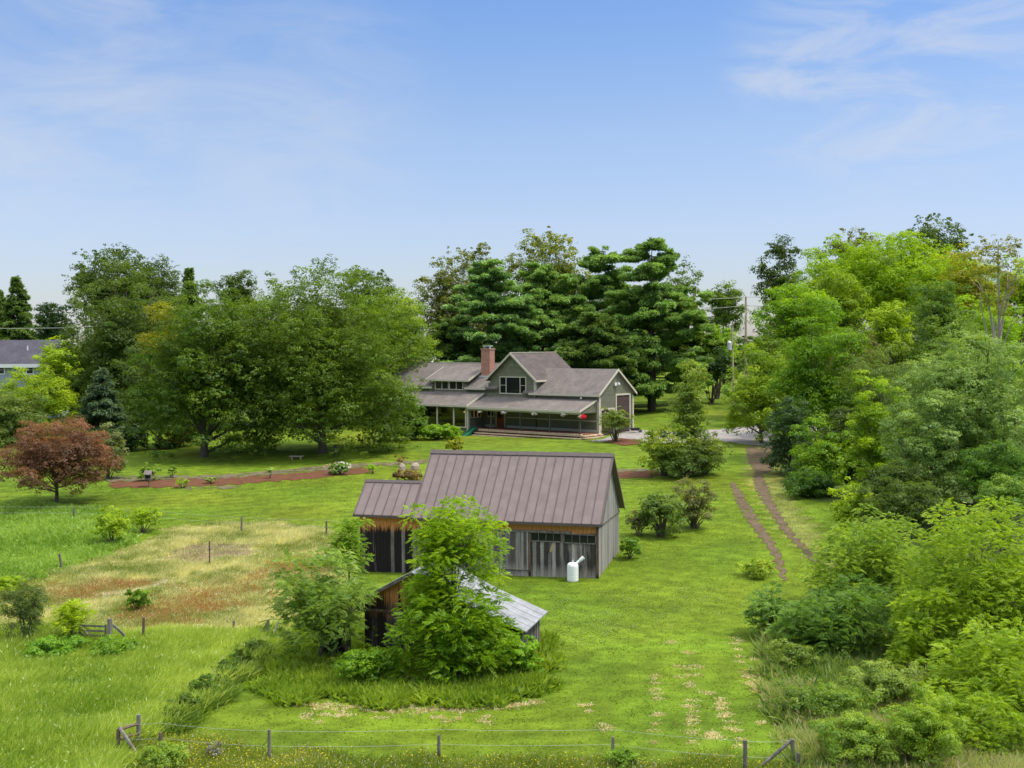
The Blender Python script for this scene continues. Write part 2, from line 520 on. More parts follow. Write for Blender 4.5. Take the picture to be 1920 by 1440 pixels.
def trunk_mesh(rs, base_r, top, limbs, mat, parent, lean=(0, 0), fork=.35, sub=True):
    """tapered, slightly crooked trunk to `top`, limbs to given points, all from local origin"""
    m = MB(); top = np.array(top, float); npt = 7; pts = []
    for i in range(npt):
        f = i / (npt - 1)
        pts.append(top * f + np.array([rs.normal(0, .12) * base_r * 3 * (0 < f < 1), rs.normal(0, .12) * base_r * 3 * (0 < f < 1), 0]))
    pts[0] = pts[0] - np.array([0, 0, .3])
    rs_ = [base_r * (1.35 if i == 0 else 1.0 - .86 * (i / (npt - 1))) for i in range(npt)]
    m.tube(pts, rs_, 9)
    for q in limbs:
        q = np.array(q, float)
        f = np.clip(fork + rs.uniform(-.08, .3) * (1 - fork), .12, .9) * min(1., max(.25, q[2] / max(top[2], .1)))
        i = f * (npt - 1); a = int(i); st = pts[a] * (1 - (i - a)) + pts[min(a + 1, npt - 1)] * (i - a)
        r0 = base_r * (1 - .8 * f) * .55; mid = st * .5 + q * .5 + np.array([0, 0, .12 * np.linalg.norm(q - st)]) * rs.uniform(-.3, .9) + rs.normal(0, .05, 3) * np.linalg.norm(q - st)
        m.tube([st, mid, q], [r0, r0 * .6, r0 * .16], 6)
        if sub:
            for _ in range(2):
                q2 = q + rs.normal(0, .07, 3) * np.linalg.norm(q - st) - (0, 0, .1); m.tube([mid * .5 + q * .5, q2], [r0 * .35, r0 * .1], 5)
    return m.build('trunk', mat, parent, True)


def place(px, py=None, Y=None):
    if Y is None: return gnd(px, py)
    p = atY(px, 700, Y); return np.array([p[0], Y, float(terrain(p[0], Y))])


def veg(kind, name, label, cat, px, top, hw, bot, c0, c1, py=None, Y=None, seed=None, group=None, cover=.95, lump=.2, n=None, s=None,
        tone_fn=None, bark=None, tr=None, aspect=.62, depth=1., rp=(.13, .27), inner=.45, fr=.42, limbs=10, sink=.0, lo=-.93, dx=0, lean=0, sprigs=0, up=.5, leafpx=2.1, skirt=0, pairs=5, lw=.3, flat=.66, fork=.35):
    """one plant: px column, top/bot rows of its crown, half width, ground row py or distance Y"""
    seed = seed if seed is not None else int(px * 7 + top * 13 + hw)
    rs = np.random.RandomState(seed % 2**31)
    B = place(px, py, Y); Y = B[1]
    m_px = Y / FPX
    C1 = atY(px + dx, top, Y); C0 = atY(px + dx, bot, Y)
    zt, zb = C1[2] - B[2], C0[2] - B[2]
    R = np.array([hw * m_px, hw * m_px * depth, max(.15, (zt - zb) / 2)])
    C = np.array([C1[0] - B[0], 0, (zt + zb) / 2])
    o = thing(name, label, cat, tuple(B - np.array([0, 0, sink])), 0, group)
    s = s or max(.05, leafpx * Y / PXR)
    bark = bark or M_BARK
    cover = cover * GC; c0 = tuple(np.array(c0) * GL); c1 = tuple(np.array(c1) * GL * (1.02, 1.0, .85))
    area = 4 * math.pi * ((R[0] * R[1]) ** 1.6 / 3 + 2 * (R[0] * R[2]) ** 1.6 / 3) ** (1 / 1.6)
    if kind in ('broad', 'frond', 'bush'):
        npf = int((n or np.clip(55 + R.mean() * 14, 40, 190)) * .72)
        P, rr = crown_puffs(rs, C, R, npf, lump, lo, rp, inner)
        if sprigs:
            d = rdir(rs, sprigs); d[:, 2] = np.abs(d[:, 2]) * 1.2 + .3; d = unit(d)
            far = rs.uniform(.98, 1.1, sprigs)
            for q, w_ in ((.86, .085), (.93, .07), (1., .05)): P = np.concatenate([P, C + d * R * (far * q)[:, None]]); rr = np.concatenate([rr, R.mean() * w_ * rs.uniform(.8, 1.2, sprigs)])
        if skirt:
            th = rs.uniform(0, 6.28, skirt); q = rs.uniform(.62, 1.0, skirt); zz_ = rs.uniform(max(.5, zb), C[2] - .25 * R[2], skirt)
            P = np.concatenate([P, np.stack([C[0] + np.cos(th) * q * R[0] * .93, np.sin(th) * q * R[1] * .93, zz_], 1)]); rr = np.concatenate([rr, R.mean() * rs.uniform(.10, .2, skirt)])
        tone = tone_fn(P, C, R, rs) if tone_fn else None
        if kind == 'frond':
            fl = s * 1.0
            nf = int(cover * area * 1.5 / (fl * fl * (2 * pairs + 1) * lw * lw * .3)); V, Cc = frond_cloud(rs, P, rr, nf, fl, c0, c1, pairs, .35, lw)
        else:
            nl = int(cover * area / (.31 * s * s)); V, Cc = leaf_cloud(rs, P, rr, nl, s, c0, c1, aspect, up, flat, tone=tone)
        ok = V[:, :, 2].min(1) > -.1
        quads('crown' if kind != 'bush' else 'foliage', V[ok], Cc[ok], M_LEAF, o)
        if kind == 'bush':
            m = MB(); k = max(4, int(limbs))
            for j in range(k):
                q = P[rs.randint(len(P))] * rs.uniform(.75, 1.); a = rs.normal(0, .05, 3) * R[0]; a[2] = -.1
                m.tube([a, (a + q) * .5 * np.array([.8, .8, 1.1]), q], [R[0] * .035 + .008, R[0] * .022 + .006, .004], 5)
            m.build('stems', bark, o, True)
        else:
            pick = rs.choice(npf, min(limbs, npf), replace=False)
            trunk_mesh(rs, tr or max(.07, R[0] * .055), C + np.array([0, 0, R[2] * fr]), [P[j] for j in pick], bark, o, fork=fork)
    elif kind in ('pine', 'spruce'):
        c0 = tuple(np.array(c0) * 1.2); c1 = tuple(np.array(c1) * 1.22)
        Vp, rp_, dirs = [], [], []; z = max(zb, .3); limb_pts = []
        while z < zt * .985:
            f = (z - zb) / max(.1, zt - zb)
            Lr = R[0] * ((1 - f) ** .52 if kind == 'pine' else (1 - f) ** .95) * (1. if f > .12 else .85) + R[0] * .05
            for b in range(4 if kind == 'pine' else 6):
                a = rs.uniform(0, 6.28); L = Lr * (rs.uniform(.5, 1.25) if kind == 'pine' else rs.uniform(.75, 1.15)); dz = L * (rs.uniform(-.12, .3) if kind == 'pine' else rs.uniform(-.34, -.12))
                zj = z + rs.normal(0, .35) * (zt - zb) * .04; limb_pts.append((zj, a, L, dz)); k = max(3, int(L / (R[0] * .085 + .15)))
                for j in range(k):
                    q = .28 + .72 * (j + .5) / k
                    Vp.append(np.array([math.cos(a) * L * q, math.sin(a) * L * q, zj + dz * q * q]) + rs.normal(0, .09 + .05 * q, 3) * L * np.array([1, 1, .22]) + C * np.array([1, 1, 0])); rp_.append((R[0] * .075 + .17) * rs.uniform(.6, 1.45) * (1.2 - .4 * q) * (.6 + .4 * min(1., Lr / (R[0] * .5)))); dirs.append((math.cos(a), math.sin(a)))
            z += max(.3, (zt - zb) * (.04 if kind == 'pine' else .04)) * rs.uniform(.7, 1.3)
        Vp.append(np.array([C[0], 0, zt - .25])); rp_.append(R[0] * .045); dirs.append((0, 0))
        Vp = np.array(Vp); rp_ = np.array(rp_); dirs = np.array(dirs)
        nl = int(cover * 1.7 * (rp_ ** 2).sum() * math.pi / (.18 * s * s)); idx = rs.choice(len(Vp), nl, p=rp_ ** 2 / (rp_ ** 2).sum())
        dv = rdir(rs, nl); r = rp_[idx] * (.35 + .65 * rs.rand(nl) ** .5)
        P = Vp[idx] + dv * r[:, None] * np.array([1.15, 1.15, .5])
        dd = np.concatenate([dirs[idx], np.zeros((nl, 1))], 1)
        A = unit(dd * .8 + rdir(rs, nl) * .6 + np.array([0, 0, .2 if kind == 'pine' else -.15])); Nn = unit(np.array([0, 0, .9]) + dd * .5 + rdir(rs, nl) * .45)
        L = s * 1.5 * rs.uniform(.7, 1.3, nl); V = cards(P, A, Nn, L, L * .33)
        tp = rs.normal(0, .16, len(Vp)); Cc = pal(c0, c1, .45 + tp[idx] + rs.normal(0, .14, nl)) * rs.uniform(.88, 1.12, nl)[:, None]
        quads('crown', V, Cc, M_NEEDLE, o)
        m = MB(); tr = tr or R[0] * .05 + .06
        m.tube([(C[0], 0, -.3), (C[0], 0, zt * .5), (C[0], 0, zt * .97)], [tr * 1.2, tr * .7, .02], 9)
        for (z, a, L, dz) in limb_pts[::2]:
            m.tube([(C[0], 0, z - .1), (C[0] + math.cos(a) * L * .5, math.sin(a) * L * .5, z + dz * .25), (C[0] + math.cos(a) * L * .92, math.sin(a) * L * .92, z + dz * .85)], [tr * .24, tr * .14, tr * .03], 5)
        m.build('trunk', bark, o, True)
    return o


# ------------------------------------------------------------------ ground zones
def px_poly(pts): return np.array([gnd(x, y)[:2] for x, y in pts])


def inside(poly, x, y):
    c = np.zeros(len(x), bool); n = len(poly); j = n - 1
    for i in range(n):
        xi, yi = poly[i]; xj, yj = poly[j]
        with np.errstate(divide='ignore', invalid='ignore'):
            c ^= ((yi > y) != (yj > y)) & (x < (xj - xi) * (y - yi) / (yj - yi + 1e-12) + xi)
        j = i
    return c


def warp(x, y, a=.35, s=1.0, ph=0.):
    return (x + a * np.sin(y * 2.1 / s + 1.7 * np.sin(x * 1.3 / s + ph)) + a * .5 * np.sin(y * 5.3 / s + x * 3.1 / s + ph),
            y + a * np.sin(x * 1.9 / s + 1.5 * np.sin(y * 1.1 / s + ph)) + a * .5 * np.sin(x * 4.7 / s - y * 3.7 / s + ph))


def vnoise(x, y, f, seed=0):
    rs = np.random.RandomState(seed); g = rs.rand(64, 64)
    u, v = x * f, y * f; i = np.floor(u).astype(int); j = np.floor(v).astype(int); a = u - i; b = v - j
    a = a * a * (3 - 2 * a); b = b * b * (3 - 2 * b)
    G = lambda p, q: g[p % 64, q % 64]
    return (G(i, j) * (1 - a) + G(i + 1, j) * a) * (1 - b) + (G(i, j + 1) * (1 - a) + G(i + 1, j + 1) * a) * b


LAWN = (.100, .162, .010)
ZONES = [  # name, polygon in rows/columns of the photograph, ground colour
    ('tallfield', [(-60, 1180), (90, 1190), (280, 1195), (440, 1195), (515, 1175), (530, 1215), (470, 1260), (400, 1310), (330, 1360), (230, 1395), (200, 1500), (-100, 1500)], (.22, .33, .04)),
    ('pasture', [(330, 985), (440, 982), (560, 985), (620, 1000), (660, 1040), (650, 1100), (560, 1120), (535, 1180), (440, 1205), (280, 1200), (90, 1190), (-40, 1200), (-40, 1130), (90, 1075), (190, 1050), (290, 1010)], (.30, .29, .085)),
    ('weeds', [(-60, 948), (60, 950), (185, 957), (230, 985), (250, 1020), (180, 1050), (80, 1080), (-60, 1130)], (.08, .17, .022)),
    ('redgrass', [(330, 1105), (430, 1090), (560, 1045), (640, 1050), (600, 1085), (500, 1110), (420, 1150), (330, 1180), (230, 1180), (200, 1160), (290, 1140)], (.27, .21, .07)),
    ('redgrass', [(80, 1105), (160, 1090), (300, 1085), (250, 1105), (150, 1125), (90, 1140)], (.24, .18, .08)),
    ('soil', [(295, 1052), (350, 1022), (420, 1017), (480, 1020), (478, 1040), (420, 1050), (360, 1062)], (.16, .115, .075)),
    ('sand', [(108, 1148), (150, 1128), (205, 1110), (270, 1098), (330, 1080), (290, 1102), (220, 1118), (160, 1140), (118, 1155)], (.42, .36, .30)),
    ('island', [(515, 1290), (525, 1240), (560, 1190), (660, 1170), (720, 1210), (900, 1220), (990, 1190), (1030, 1215), (1025, 1270), (985, 1315), (900, 1328), (720, 1325), (570, 1312)], (.09, .18, .02)),
    ('rough', [(-100, 1500), (-60, 1440), (200, 1405), (330, 1395), (470, 1405), (640, 1420), (900, 1428), (1200, 1430), (1300, 1425), (1500, 1440), (1500, 1500)], (.16, .22, .03)),
    ('brush', [(1445, 1215), (1500, 1200), (1700, 1190), (2000, 1190), (2000, 1500), (1530, 1500), (1500, 1420), (1462, 1330)], (.14, .19, .05)),
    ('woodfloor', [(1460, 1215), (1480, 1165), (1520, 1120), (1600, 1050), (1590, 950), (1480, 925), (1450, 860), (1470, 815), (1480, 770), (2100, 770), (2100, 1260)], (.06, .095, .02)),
    ('worn', [(1395, 838), (1450, 838), (1462, 870), (1480, 930), (1540, 1000), (1580, 1060), (1545, 1075), (1490, 1020), (1440, 960), (1400, 900)], (.15, .17, .035)),
]
ZP = [(n, px_poly(p), c) for n, p, c in ZONES]
ZD = {}
for n, p, c in ZP: ZD.setdefault(n, []).append(p)


def in_zone(name, x, y):
    r = np.zeros(len(x), bool)
    for p in ZD[name]: r |= inside(p, x, y)
    return r


def mow(x, y):
    r = np.hypot(x + 1.5, (y - 50) * 1.05) + 1.2 * (vnoise(x, y, .08, 21) - .5)
    return 1 + .075 * np.sin(r * 3.9) * (.4 + vnoise(x, y, .15, 22)) + .16 * (vnoise(x, y, .28, 23) - .5)


def ground_colour(x, y, a=.4):
    wx, wy = warp(x, y, a)
    C = np.tile(np.array(LAWN), (len(x), 1))
    v = vnoise(x, y, .23, 5)[:, None]; C = C * (.85 + .3 * v)
    C += np.array([.045, .02, .004]) * np.clip(vnoise(x, y, .11, 9) - .45, 0, 1)[:, None]
    C = C * mow(x, y)[:, None]
    for n, p, c in ZP:
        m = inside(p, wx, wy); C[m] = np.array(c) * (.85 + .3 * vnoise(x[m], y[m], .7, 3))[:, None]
    return C


def axis(lims):
    out = []
    for a, b, st in lims: out.append(np.arange(a, b, st))
    return np.unique(np.concatenate(out + [[lims[-1][1]]]))


gx = axis([(-2500, -400, 300), (-400, -100, 30), (-100, -34, 2.), (-34, 34, .3), (34, 100, 2.), (100, 400, 30), (400, 2500, 300)])
gy = axis([(-300, 0, 50), (0, 30, 3), (30, 100, .3), (100, 190, .6), (190, 300, 5), (300, 600, 30), (600, 2900, 200)])
GX, GY = np.meshgrid(gx, gy); fx, fy = GX.ravel(), GY.ravel(); fz = terrain(fx, fy)
nx, ny = len(gx), len(gy)
ii, jj = np.meshgrid(np.arange(nx - 1), np.arange(ny - 1)); b0 = (jj * nx + ii).ravel()
me = bpy.data.meshes.new('ground'); me.vertices.add(nx * ny); me.vertices.foreach_set('co', np.stack([fx, fy, fz], 1).astype(np.float32).ravel())
Q = np.stack([b0, b0 + 1, b0 + nx + 1, b0 + nx], 1).astype(np.int32); me.loops.add(Q.size); me.loops.foreach_set('vertex_index', Q.ravel())
me.polygons.add(len(Q)); me.polygons.foreach_set('loop_start', np.arange(0, Q.size, 4, dtype=np.int32))
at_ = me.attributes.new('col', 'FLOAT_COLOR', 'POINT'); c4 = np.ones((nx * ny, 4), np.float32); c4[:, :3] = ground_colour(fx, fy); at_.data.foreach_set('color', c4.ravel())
me.materials.append(M_GROUND); me.update(calc_edges=True)
tag(link(bpy.data.objects.new('ground', me)), 'rolling green lawn and pasture ground', 'ground', None, 'structure')


def drape(name, label, cat, polys, mat, lift=.03, cell=.2, a=.2, keep=1., seed=1):
    """a thin sheet on the terrain with ragged edges"""
    V, Fc = {}, []; vs = []
    for poly in polys:
        p = px_poly(poly) if not isinstance(poly, np.ndarray) else poly
        x0, y0 = p.min(0) - 1; x1, y1 = p.max(0) + 1
        I = np.arange(int(x0 / cell), int(x1 / cell) + 1); J = np.arange(int(y0 / cell), int(y1 / cell) + 1)
        A, Bq = np.meshgrid(I, J); A, Bq = A.ravel(), Bq.ravel()
        x, y = (A + .5) * cell, (Bq + .5) * cell
        wx, wy = warp(x, y, a, .55, seed); m = inside(p, wx, wy)
        if keep < 1: m &= vnoise(x, y, 1.7, seed) * .6 + vnoise(x, y, 5., seed + 1) * .4 < keep
        for i, j in zip(A[m], Bq[m]):
            f = []
            for q in ((i, j), (i + 1, j), (i + 1, j + 1), (i, j + 1)):
                if q not in V:
                    h = math.sin(q[0] * 127.1 + q[1] * 311.7) * 43758.5; h -= math.floor(h); g = math.sin(q[0] * 269.5 + q[1] * 183.3) * 43758.5; g -= math.floor(g)
                    X, Yy = (q[0] + (h - .5) * .6) * cell, (q[1] + (g - .5) * .6) * cell
                    V[q] = len(vs); vs.append((X, Yy, float(terrain(X, Yy)) + lift))
                f.append(V[q])
            if f not in Fc: Fc.append(f)
    m = MB(); m.v = vs; m.f = [list(t) for t in {tuple(f) for f in Fc}]
    return tag(m.build(name, mat), label, cat, None, 'structure')


def band(pts_px, w):
    """polyline in the photograph -> strip polygon on the ground, w metres wide"""
    P = np.array([gnd(*p)[:2] for p in pts_px]); W = np.broadcast_to(w, len(P)) if not hasattr(w, '__len__') else np.array(w)
    d = np.gradient(P, axis=0); d = unit(d); nrm = np.stack([-d[:, 1], d[:, 0]], 1)
    return np.concatenate([P + nrm * W[:, None] / 2, (P - nrm * W[:, None] / 2)[::-1]])


def in_poly_points(rs, polys, n, a=.35):
    out = []
    areas = [abs(np.sum(p[:, 0] * np.roll(p[:, 1], -1) - p[:, 1] * np.roll(p[:, 0], -1))) / 2 for p in polys]
    for p, A in zip(polys, areas):
        k = int(n * A / sum(areas)); got = []
        lo, hi = p.min(0), p.max(0)
        while sum(map(len, got)) < k:
            q = rs.uniform(lo, hi, (max(2000, k), 2)); wx, wy = warp(q[:, 0], q[:, 1], a); got.append(q[inside(p, wx, wy)])
        out.append(np.concatenate(got)[:k])
    return np.concatenate(out)


def blades(name, label, cat, xy, h, w, c0, c1, seed, lean=.35, wind=(.25, .1), tuft=4, tuft_r=.12, heads=None, hscale=None, flowers=None, patch=.25, kind='stuff', parent=None, contrast=1.2, cscale=None):
    """grass: every blade a folded card; heads = (share, colour) of seed heads, flowers = [(share, size, colour)]"""
    rs = np.random.RandomState(seed); xy = np.repeat(xy, tuft, 0); xy = xy + rs.normal(0, tuft_r, xy.shape); n = len(xy)
    z = terrain(xy[:, 0], xy[:, 1]) - .02; P = np.column_stack([xy, z])
    pn = vnoise(xy[:, 0], xy[:, 1], patch, seed) * .6 + vnoise(xy[:, 0], xy[:, 1], patch * 4, seed + 1) * .4
    L = rs.uniform(h[0], h[1], n) * (.75 + .5 * pn)
    if hscale is not None: L = L * hscale(xy)
    A = unit(np.column_stack([rs.normal(wind[0], lean, n), rs.normal(wind[1], lean, n), np.ones(n)])); Nn = unit(np.column_stack([rs.normal(0, 1, n), rs.normal(-.3, 1, n), rs.normal(.4, .3, n)]))
    V = cards(P, A, Nn, L, np.full(n, w) * rs.uniform(.7, 1.4, n), .05)
    V[:, 2] -= np.array([0, 0, 1.]) * (L * .1)[:, None]; V[:, 2, 0] += L * wind[0] * .5
    C = pal(c0, c1, (pn - .5) * contrast + .5 + rs.normal(0, .24, n)) * rs.uniform(.85, 1.15, n)[:, None]
    if cscale is not None: C = C * cscale(xy[:, 0], xy[:, 1])[:, None]
    Vs, Cs = [V], [C]
    if heads:
        m = rs.rand(n) < heads[0]; T = V[m, 2]; k = m.sum(); ax = unit(A[m] + rs.normal(0, .3, (k, 3)))
        hl = L[m] * heads[2] if len(heads) > 2 else L[m] * .25
        Vs.append(cards(T - ax * .03, ax, rdir(rs, k), hl, np.full(k, w * 1.7), .05)); Cs.append(np.array(heads[1]) * rs.uniform(.8, 1.2, k)[:, None])
    for sh, sz, col in (flowers or []):
        m = rs.rand(n) < sh * np.clip(pn * 2.2 - .4, 0, 2); T = V[m, 2]; k = m.sum(); a2 = rdir(rs, k); a2[:, 2] *= .2
        Vs.append(cards(T, a2, np.tile((0, -.3, 1.), (k, 1)) + rdir(rs, k) * .3, np.full(k, sz), np.full(k, sz * .9), .05)); Cs.append(np.array(col) * rs.uniform(.85, 1.15, k)[:, None])
    return tag(quads(name, np.concatenate(Vs), np.concatenate(Cs), M_BLADE, parent), label, cat, None, kind)
# ------------------------------------------------------------------ farmhouse
HA = .693
hv, hxy = frame(9.846, 132.451, HA)
MB.zoff = 2.3
house = thing('farmhouse', 'olive sided farmhouse with grey roofs, brick chimney and long porch', 'house', (9.846, 132.451, MB.zoff), -HA)


def window(parent, u0, u1, z0, z1, v, mull=(), rails=(), fw=.12, mat=None, name='window'):
    """window in a wall that faces -v"""
    m = MB(); p = .07
    m.box(u0, u1, v - p, v, z0, z0 + fw); m.box(u0, u1, v - p, v, z1 - fw, z1)
    m.box(u0, u0 + fw, v - p + .003, v, z0 + fw, z1 - fw); m.box(u1 - fw, u1, v - p + .003, v, z0 + fw, z1 - fw)
    for q in mull: m.box(q - .05, q + .05, v - p + .006, v, z0 + fw, z1 - fw)
    for q, a, b in rails: m.box(a, b, v - p + .02, v, q - .025, q + .025)
    w = m.build(name, mat or M_TRIM, parent)
    g = MB(); g.box(u0 + fw * .5, u1 - fw * .5, v - .02, v + .02, z0 + fw * .5, z1 - fw * .5); g.build('pane', M_GLASS, w)
    return w


WV = .35   # front wall plane
GE, GR, GW = 7.52, 10.375, 7.653      # garage eave, ridge, depth
gp = (GR - GE) / (GW / 2)
# garage walls
m = MB(); zt = GE - .12 + gp * WV
m.ext_u([(WV, 2.0), (WV, zt), (GW / 2, GR - .12), (GW - WV, zt), (GW - WV, 2.0)], -9.3, -.3)
m.build('garage_wall', M_SIDING, house)
r = MB(); T = .16
r.ext_u([(0, GE), (GW / 2, GR), (GW / 2, GR - T), (0, GE - T)], -11.2, 0.)
r.ext_u([(GW / 2 + .002, GR), (GW, GE), (GW, GE - T), (GW / 2 + .002, GR - T)], -11.2, 0.)
rf = r.build('garage_roof', M_SHINGLE, house)
f = MB(); f.box(-10.26, .03, -.05, -.003, GE - .24, GE - .01)
for a, b, c_, d in ((0, GE, GW / 2, GR), (GW, GE, GW / 2, GR)):
    f.ext_u([(a, b + .03), (c_, d + .03), (c_, d - .24), (a, b - .24)], .003, .06)
f.build('fascia', M_TRIM, rf)
f = MB(); f.box(-.31, -.22, WV - .02, WV + .26, 2.6, 7.2); f.box(-.55, -.22, WV - .07, WV - .021, 2.6, 6.7); f.build('corner_board', M_TRIM, house)
f = MB(); f.box(-.31, -.22, GW - WV - .24, GW - WV + .02, 2.6, 7.2); f.build('corner_board', M_TRIM, house)


def garage_door(y0, y1, z0, z1):
    d = MB(); d.box(-.3, -.285, y0, y1, z0, z1); dd = d.build('garage_door', M_GARAGE, house)
    t = MB(); t.box(-.3, -.2, y0 - .2, y0, z0, z1 + .2); t.box(-.3, -.2, y1, y1 + .2, z0, z1 + .2); t.box(-.3, -.203, y0, y1, z1, z1 + .2); t.build('door_frame', M_TRIM, dd)


garage_door(3.78, 6.42, 2.8, 7.3); garage_door(.72, 3.2, 2.75, 5.72)
l = MB(); l.box(-.3, -.1, 3.3, 3.65, 8.45, 8.8); l.lathe([(.05, 0), (.16, .05), (.16, .25), (.05, .3)], 10, (.02, 3.85, 8.5)); l.build('flood_light', M_WHITE, house)
l = MB(); l.lathe([(.04, 0), (.13, .05), (.13, .2), (.04, .25)], 10, (-2.6, .1, 6.95)); l.build('flood_light', M_WHITE, house)

# gabled wing
WC, WWD, WE, WR = -13.0, 7.9, 9.05, 12.28
wl_, wr_ = WC - WWD / 2, WC + WWD / 2; wp = (WR - WE) / (WWD / 2)
m = MB(); ov = .45; zt = WE - .12 + wp * ov
m.ext_v([(wl_ + ov, 2.), (wl_ + ov, zt), (WC, WR - .14), (wr_ - ov, zt), (wr_ - ov, 2.)], WV, 8.4)
m.build('wing_wall', M_SIDING, house)
r = MB()
r.ext_v([(wl_, WE), (WC, WR), (WC, WR - T), (wl_, WE - T)], -.1, 8.9)
r.ext_v([(WC + .002, WR), (wr_, WE), (wr_, WE - T), (WC + .002, WR - T)], -.1, 8.9)
rf = r.build('wing_roof', M_SHINGLE_DARK, house)
f = MB()
for s_ in (-1, 1):
    f.ext_v([(WC, WR + .03), (WC + s_ * WWD / 2, WE + .03), (WC + s_ * WWD / 2, WE - .27), (WC, WR - .27)], -.16, -.103)
f.box(wr_ - .005, wr_ + .05, -.1, 3.5, WE - .24, WE - .01); f.box(wl_ - .05, wl_ + .005, -.1, 3.5, WE - .24, WE - .01)
f.box(WC - .09, WC + .09, -.1, 8.9, WR - .02, WR + .05)
f.build('fascia', M_TRIM, rf)
f = MB(); f.box(wr_ - ov - .02, wr_ - ov + .03, WV - .05, WV + .2, 7.9, 9.2); f.box(wr_ - ov - .2, wr_ - ov - .021, WV - .05, WV - .003, 7.0, 9.2)
f.build('corner_board', M_TRIM, house)
window(house, -15.02, -10.86, 7.3, 9.42, WV, (-13.98, -11.8), ((8.36, -14.9, -14.03), (8.36, -11.75, -10.98)))
l = MB(); l.box(-13.35, -12.65, WV - .05, WV, 10.55, 11.15); l.build('attic_vent', M_SIDING, house)
l = MB(); l.box(-17.05, -16.8, WV - .12, WV + .1, 7.85, 8.6); l.build('corner_board', M_TRIM, house)

# main left roof with shed dormer
ME, MR, MV = 7.97, 10.96, 4.0
mp = (MR - ME) / MV
m = MB(); m.ext_u([(WV, 1.2), (WV, ME - .1 + mp * WV), (MV, MR - .14), (2 * MV - WV, ME - .1 + mp * WV), (2 * MV - WV, 1.2)], -34., -16.5); m.build('main_wall', M_SIDING, house)
r = MB()
dl, dr = -26.0, -20.5
zj = ME + mp * 2.9
r.ext_u([(0, ME), (MV, MR), (MV, MR - T), (0, ME - T)], dr, -15.2)
r.ext_u([(0, ME), (MV, MR), (MV, MR - T), (0, ME - T)], -35., dl)
r.ext_u([(2.2, ME + mp * 2.2), (MV, MR), (MV, MR - T), (2.2, ME + mp * 2.2 - T)], dl, dr)
r.ext_u([(MV + .002, MR), (2 * MV, ME), (2 * MV, ME - T), (MV + .002, MR - T)], -35., -15.2)
rf = r.build('main_roof', M_SHINGLE, house)
f = MB(); f.box(-35., dl - .02, -.06, -.003, ME - .24, ME - .01); f.box(dr + .02, wl_ - .06, -.06, -.003, ME - .24, ME - .01); f.box(-35., -17., MV - .07, MV + .07, MR - .02, MR + .035); f.build('fascia', M_TRIM, rf)
dorm = MB(); dz, dsl = 8.92, .455
dorm.ext_u([(-.15, dz), (3.25, dz + 3.4 * dsl), (3.25, dz + 3.4 * dsl - .12), (-.15, dz - .12)], dl - .9, dr + .85)
dorm_o = dorm.build('dormer', M_SHINGLE, house)
m = MB(); m.ext_u([(WV - .03, 7.4), (WV - .03, dz + .1), (3.0, dz + 3.1 * dsl), (3.0, 7.4)], dl + .0, dr); m.build('dormer_wall', M_SIDING, dorm_o)
f = MB(); f.box(dl - .9, dr + .9, -.2, -.153, dz - .22, dz)
for q in (dl - .95, dr + .853): f.ext_u([(-.2, dz + .02), (3.25, dz + 3.45 * dsl + .02), (3.25, dz + 3.45 * dsl - .2), (-.2, dz - .22)], q, q + .05)
f.build('fascia', M_TRIM, dorm_o)
for a in (-25.75, -23.3): window(house, a, a + 2.35, 7.62, 8.76, WV - .03, (a + 1.2,), (), .1)

# left cross wing, mostly behind the maple
m = MB(); m.ext_u([(3.2, 1.2), (3.2, 9.4), (6.0, 11.5), (8.8, 9.4), (8.8, 1.2)], -40., -33.9); m.build('rear_wall', M_SIDING, house)
r = MB(); r.ext_u([(2.7, 9.1), (6, 11.65), (6, 11.49), (2.7, 8.94)], -40.5, -31.); r.ext_u([(6.002, 11.65), (9.3, 9.1), (9.3, 8.94), (6.002, 11.49)], -40.5, -31.)
rf = r.build('rear_roof', M_SHINGLE, house)
f = MB(); f.box(-40.5, -31., 5.93, 6.07, 11.62, 11.69); f.ext_u([(2.7, 9.13), (6, 11.68), (6, 11.42), (2.7, 8.9)], -40.56, -40.503); f.ext_u([(2.7, 9.13), (6, 11.68), (6, 11.42), (2.7, 8.9)], -30.99, -30.94); f.build('fascia', M_WHITE, rf)

# chimney
m = MB(); m.box(-19.35, -17.95, 1.9, 2.85, 8.8, 12.62); m.box(-19.41, -17.89, 1.84, 2.91, 12.62, 12.8)
ch = m.build('chimney', M_BRICK, house)
k = MB()
for a in (-19.1, -18.3): k.box(a, a + .08, 2.2, 2.5, 12.8, 13.05)
k.box(-19.2, -18.1, 2.05, 2.7, 13.05, 13.14); k.build('chimney_cap', M_GREYMETAL, ch)
k = MB(); k.box(-19.5, -17.8, 1.7, 1.893, 9.15, 9.4); k.build('flashing', M_GREYMETAL, ch)

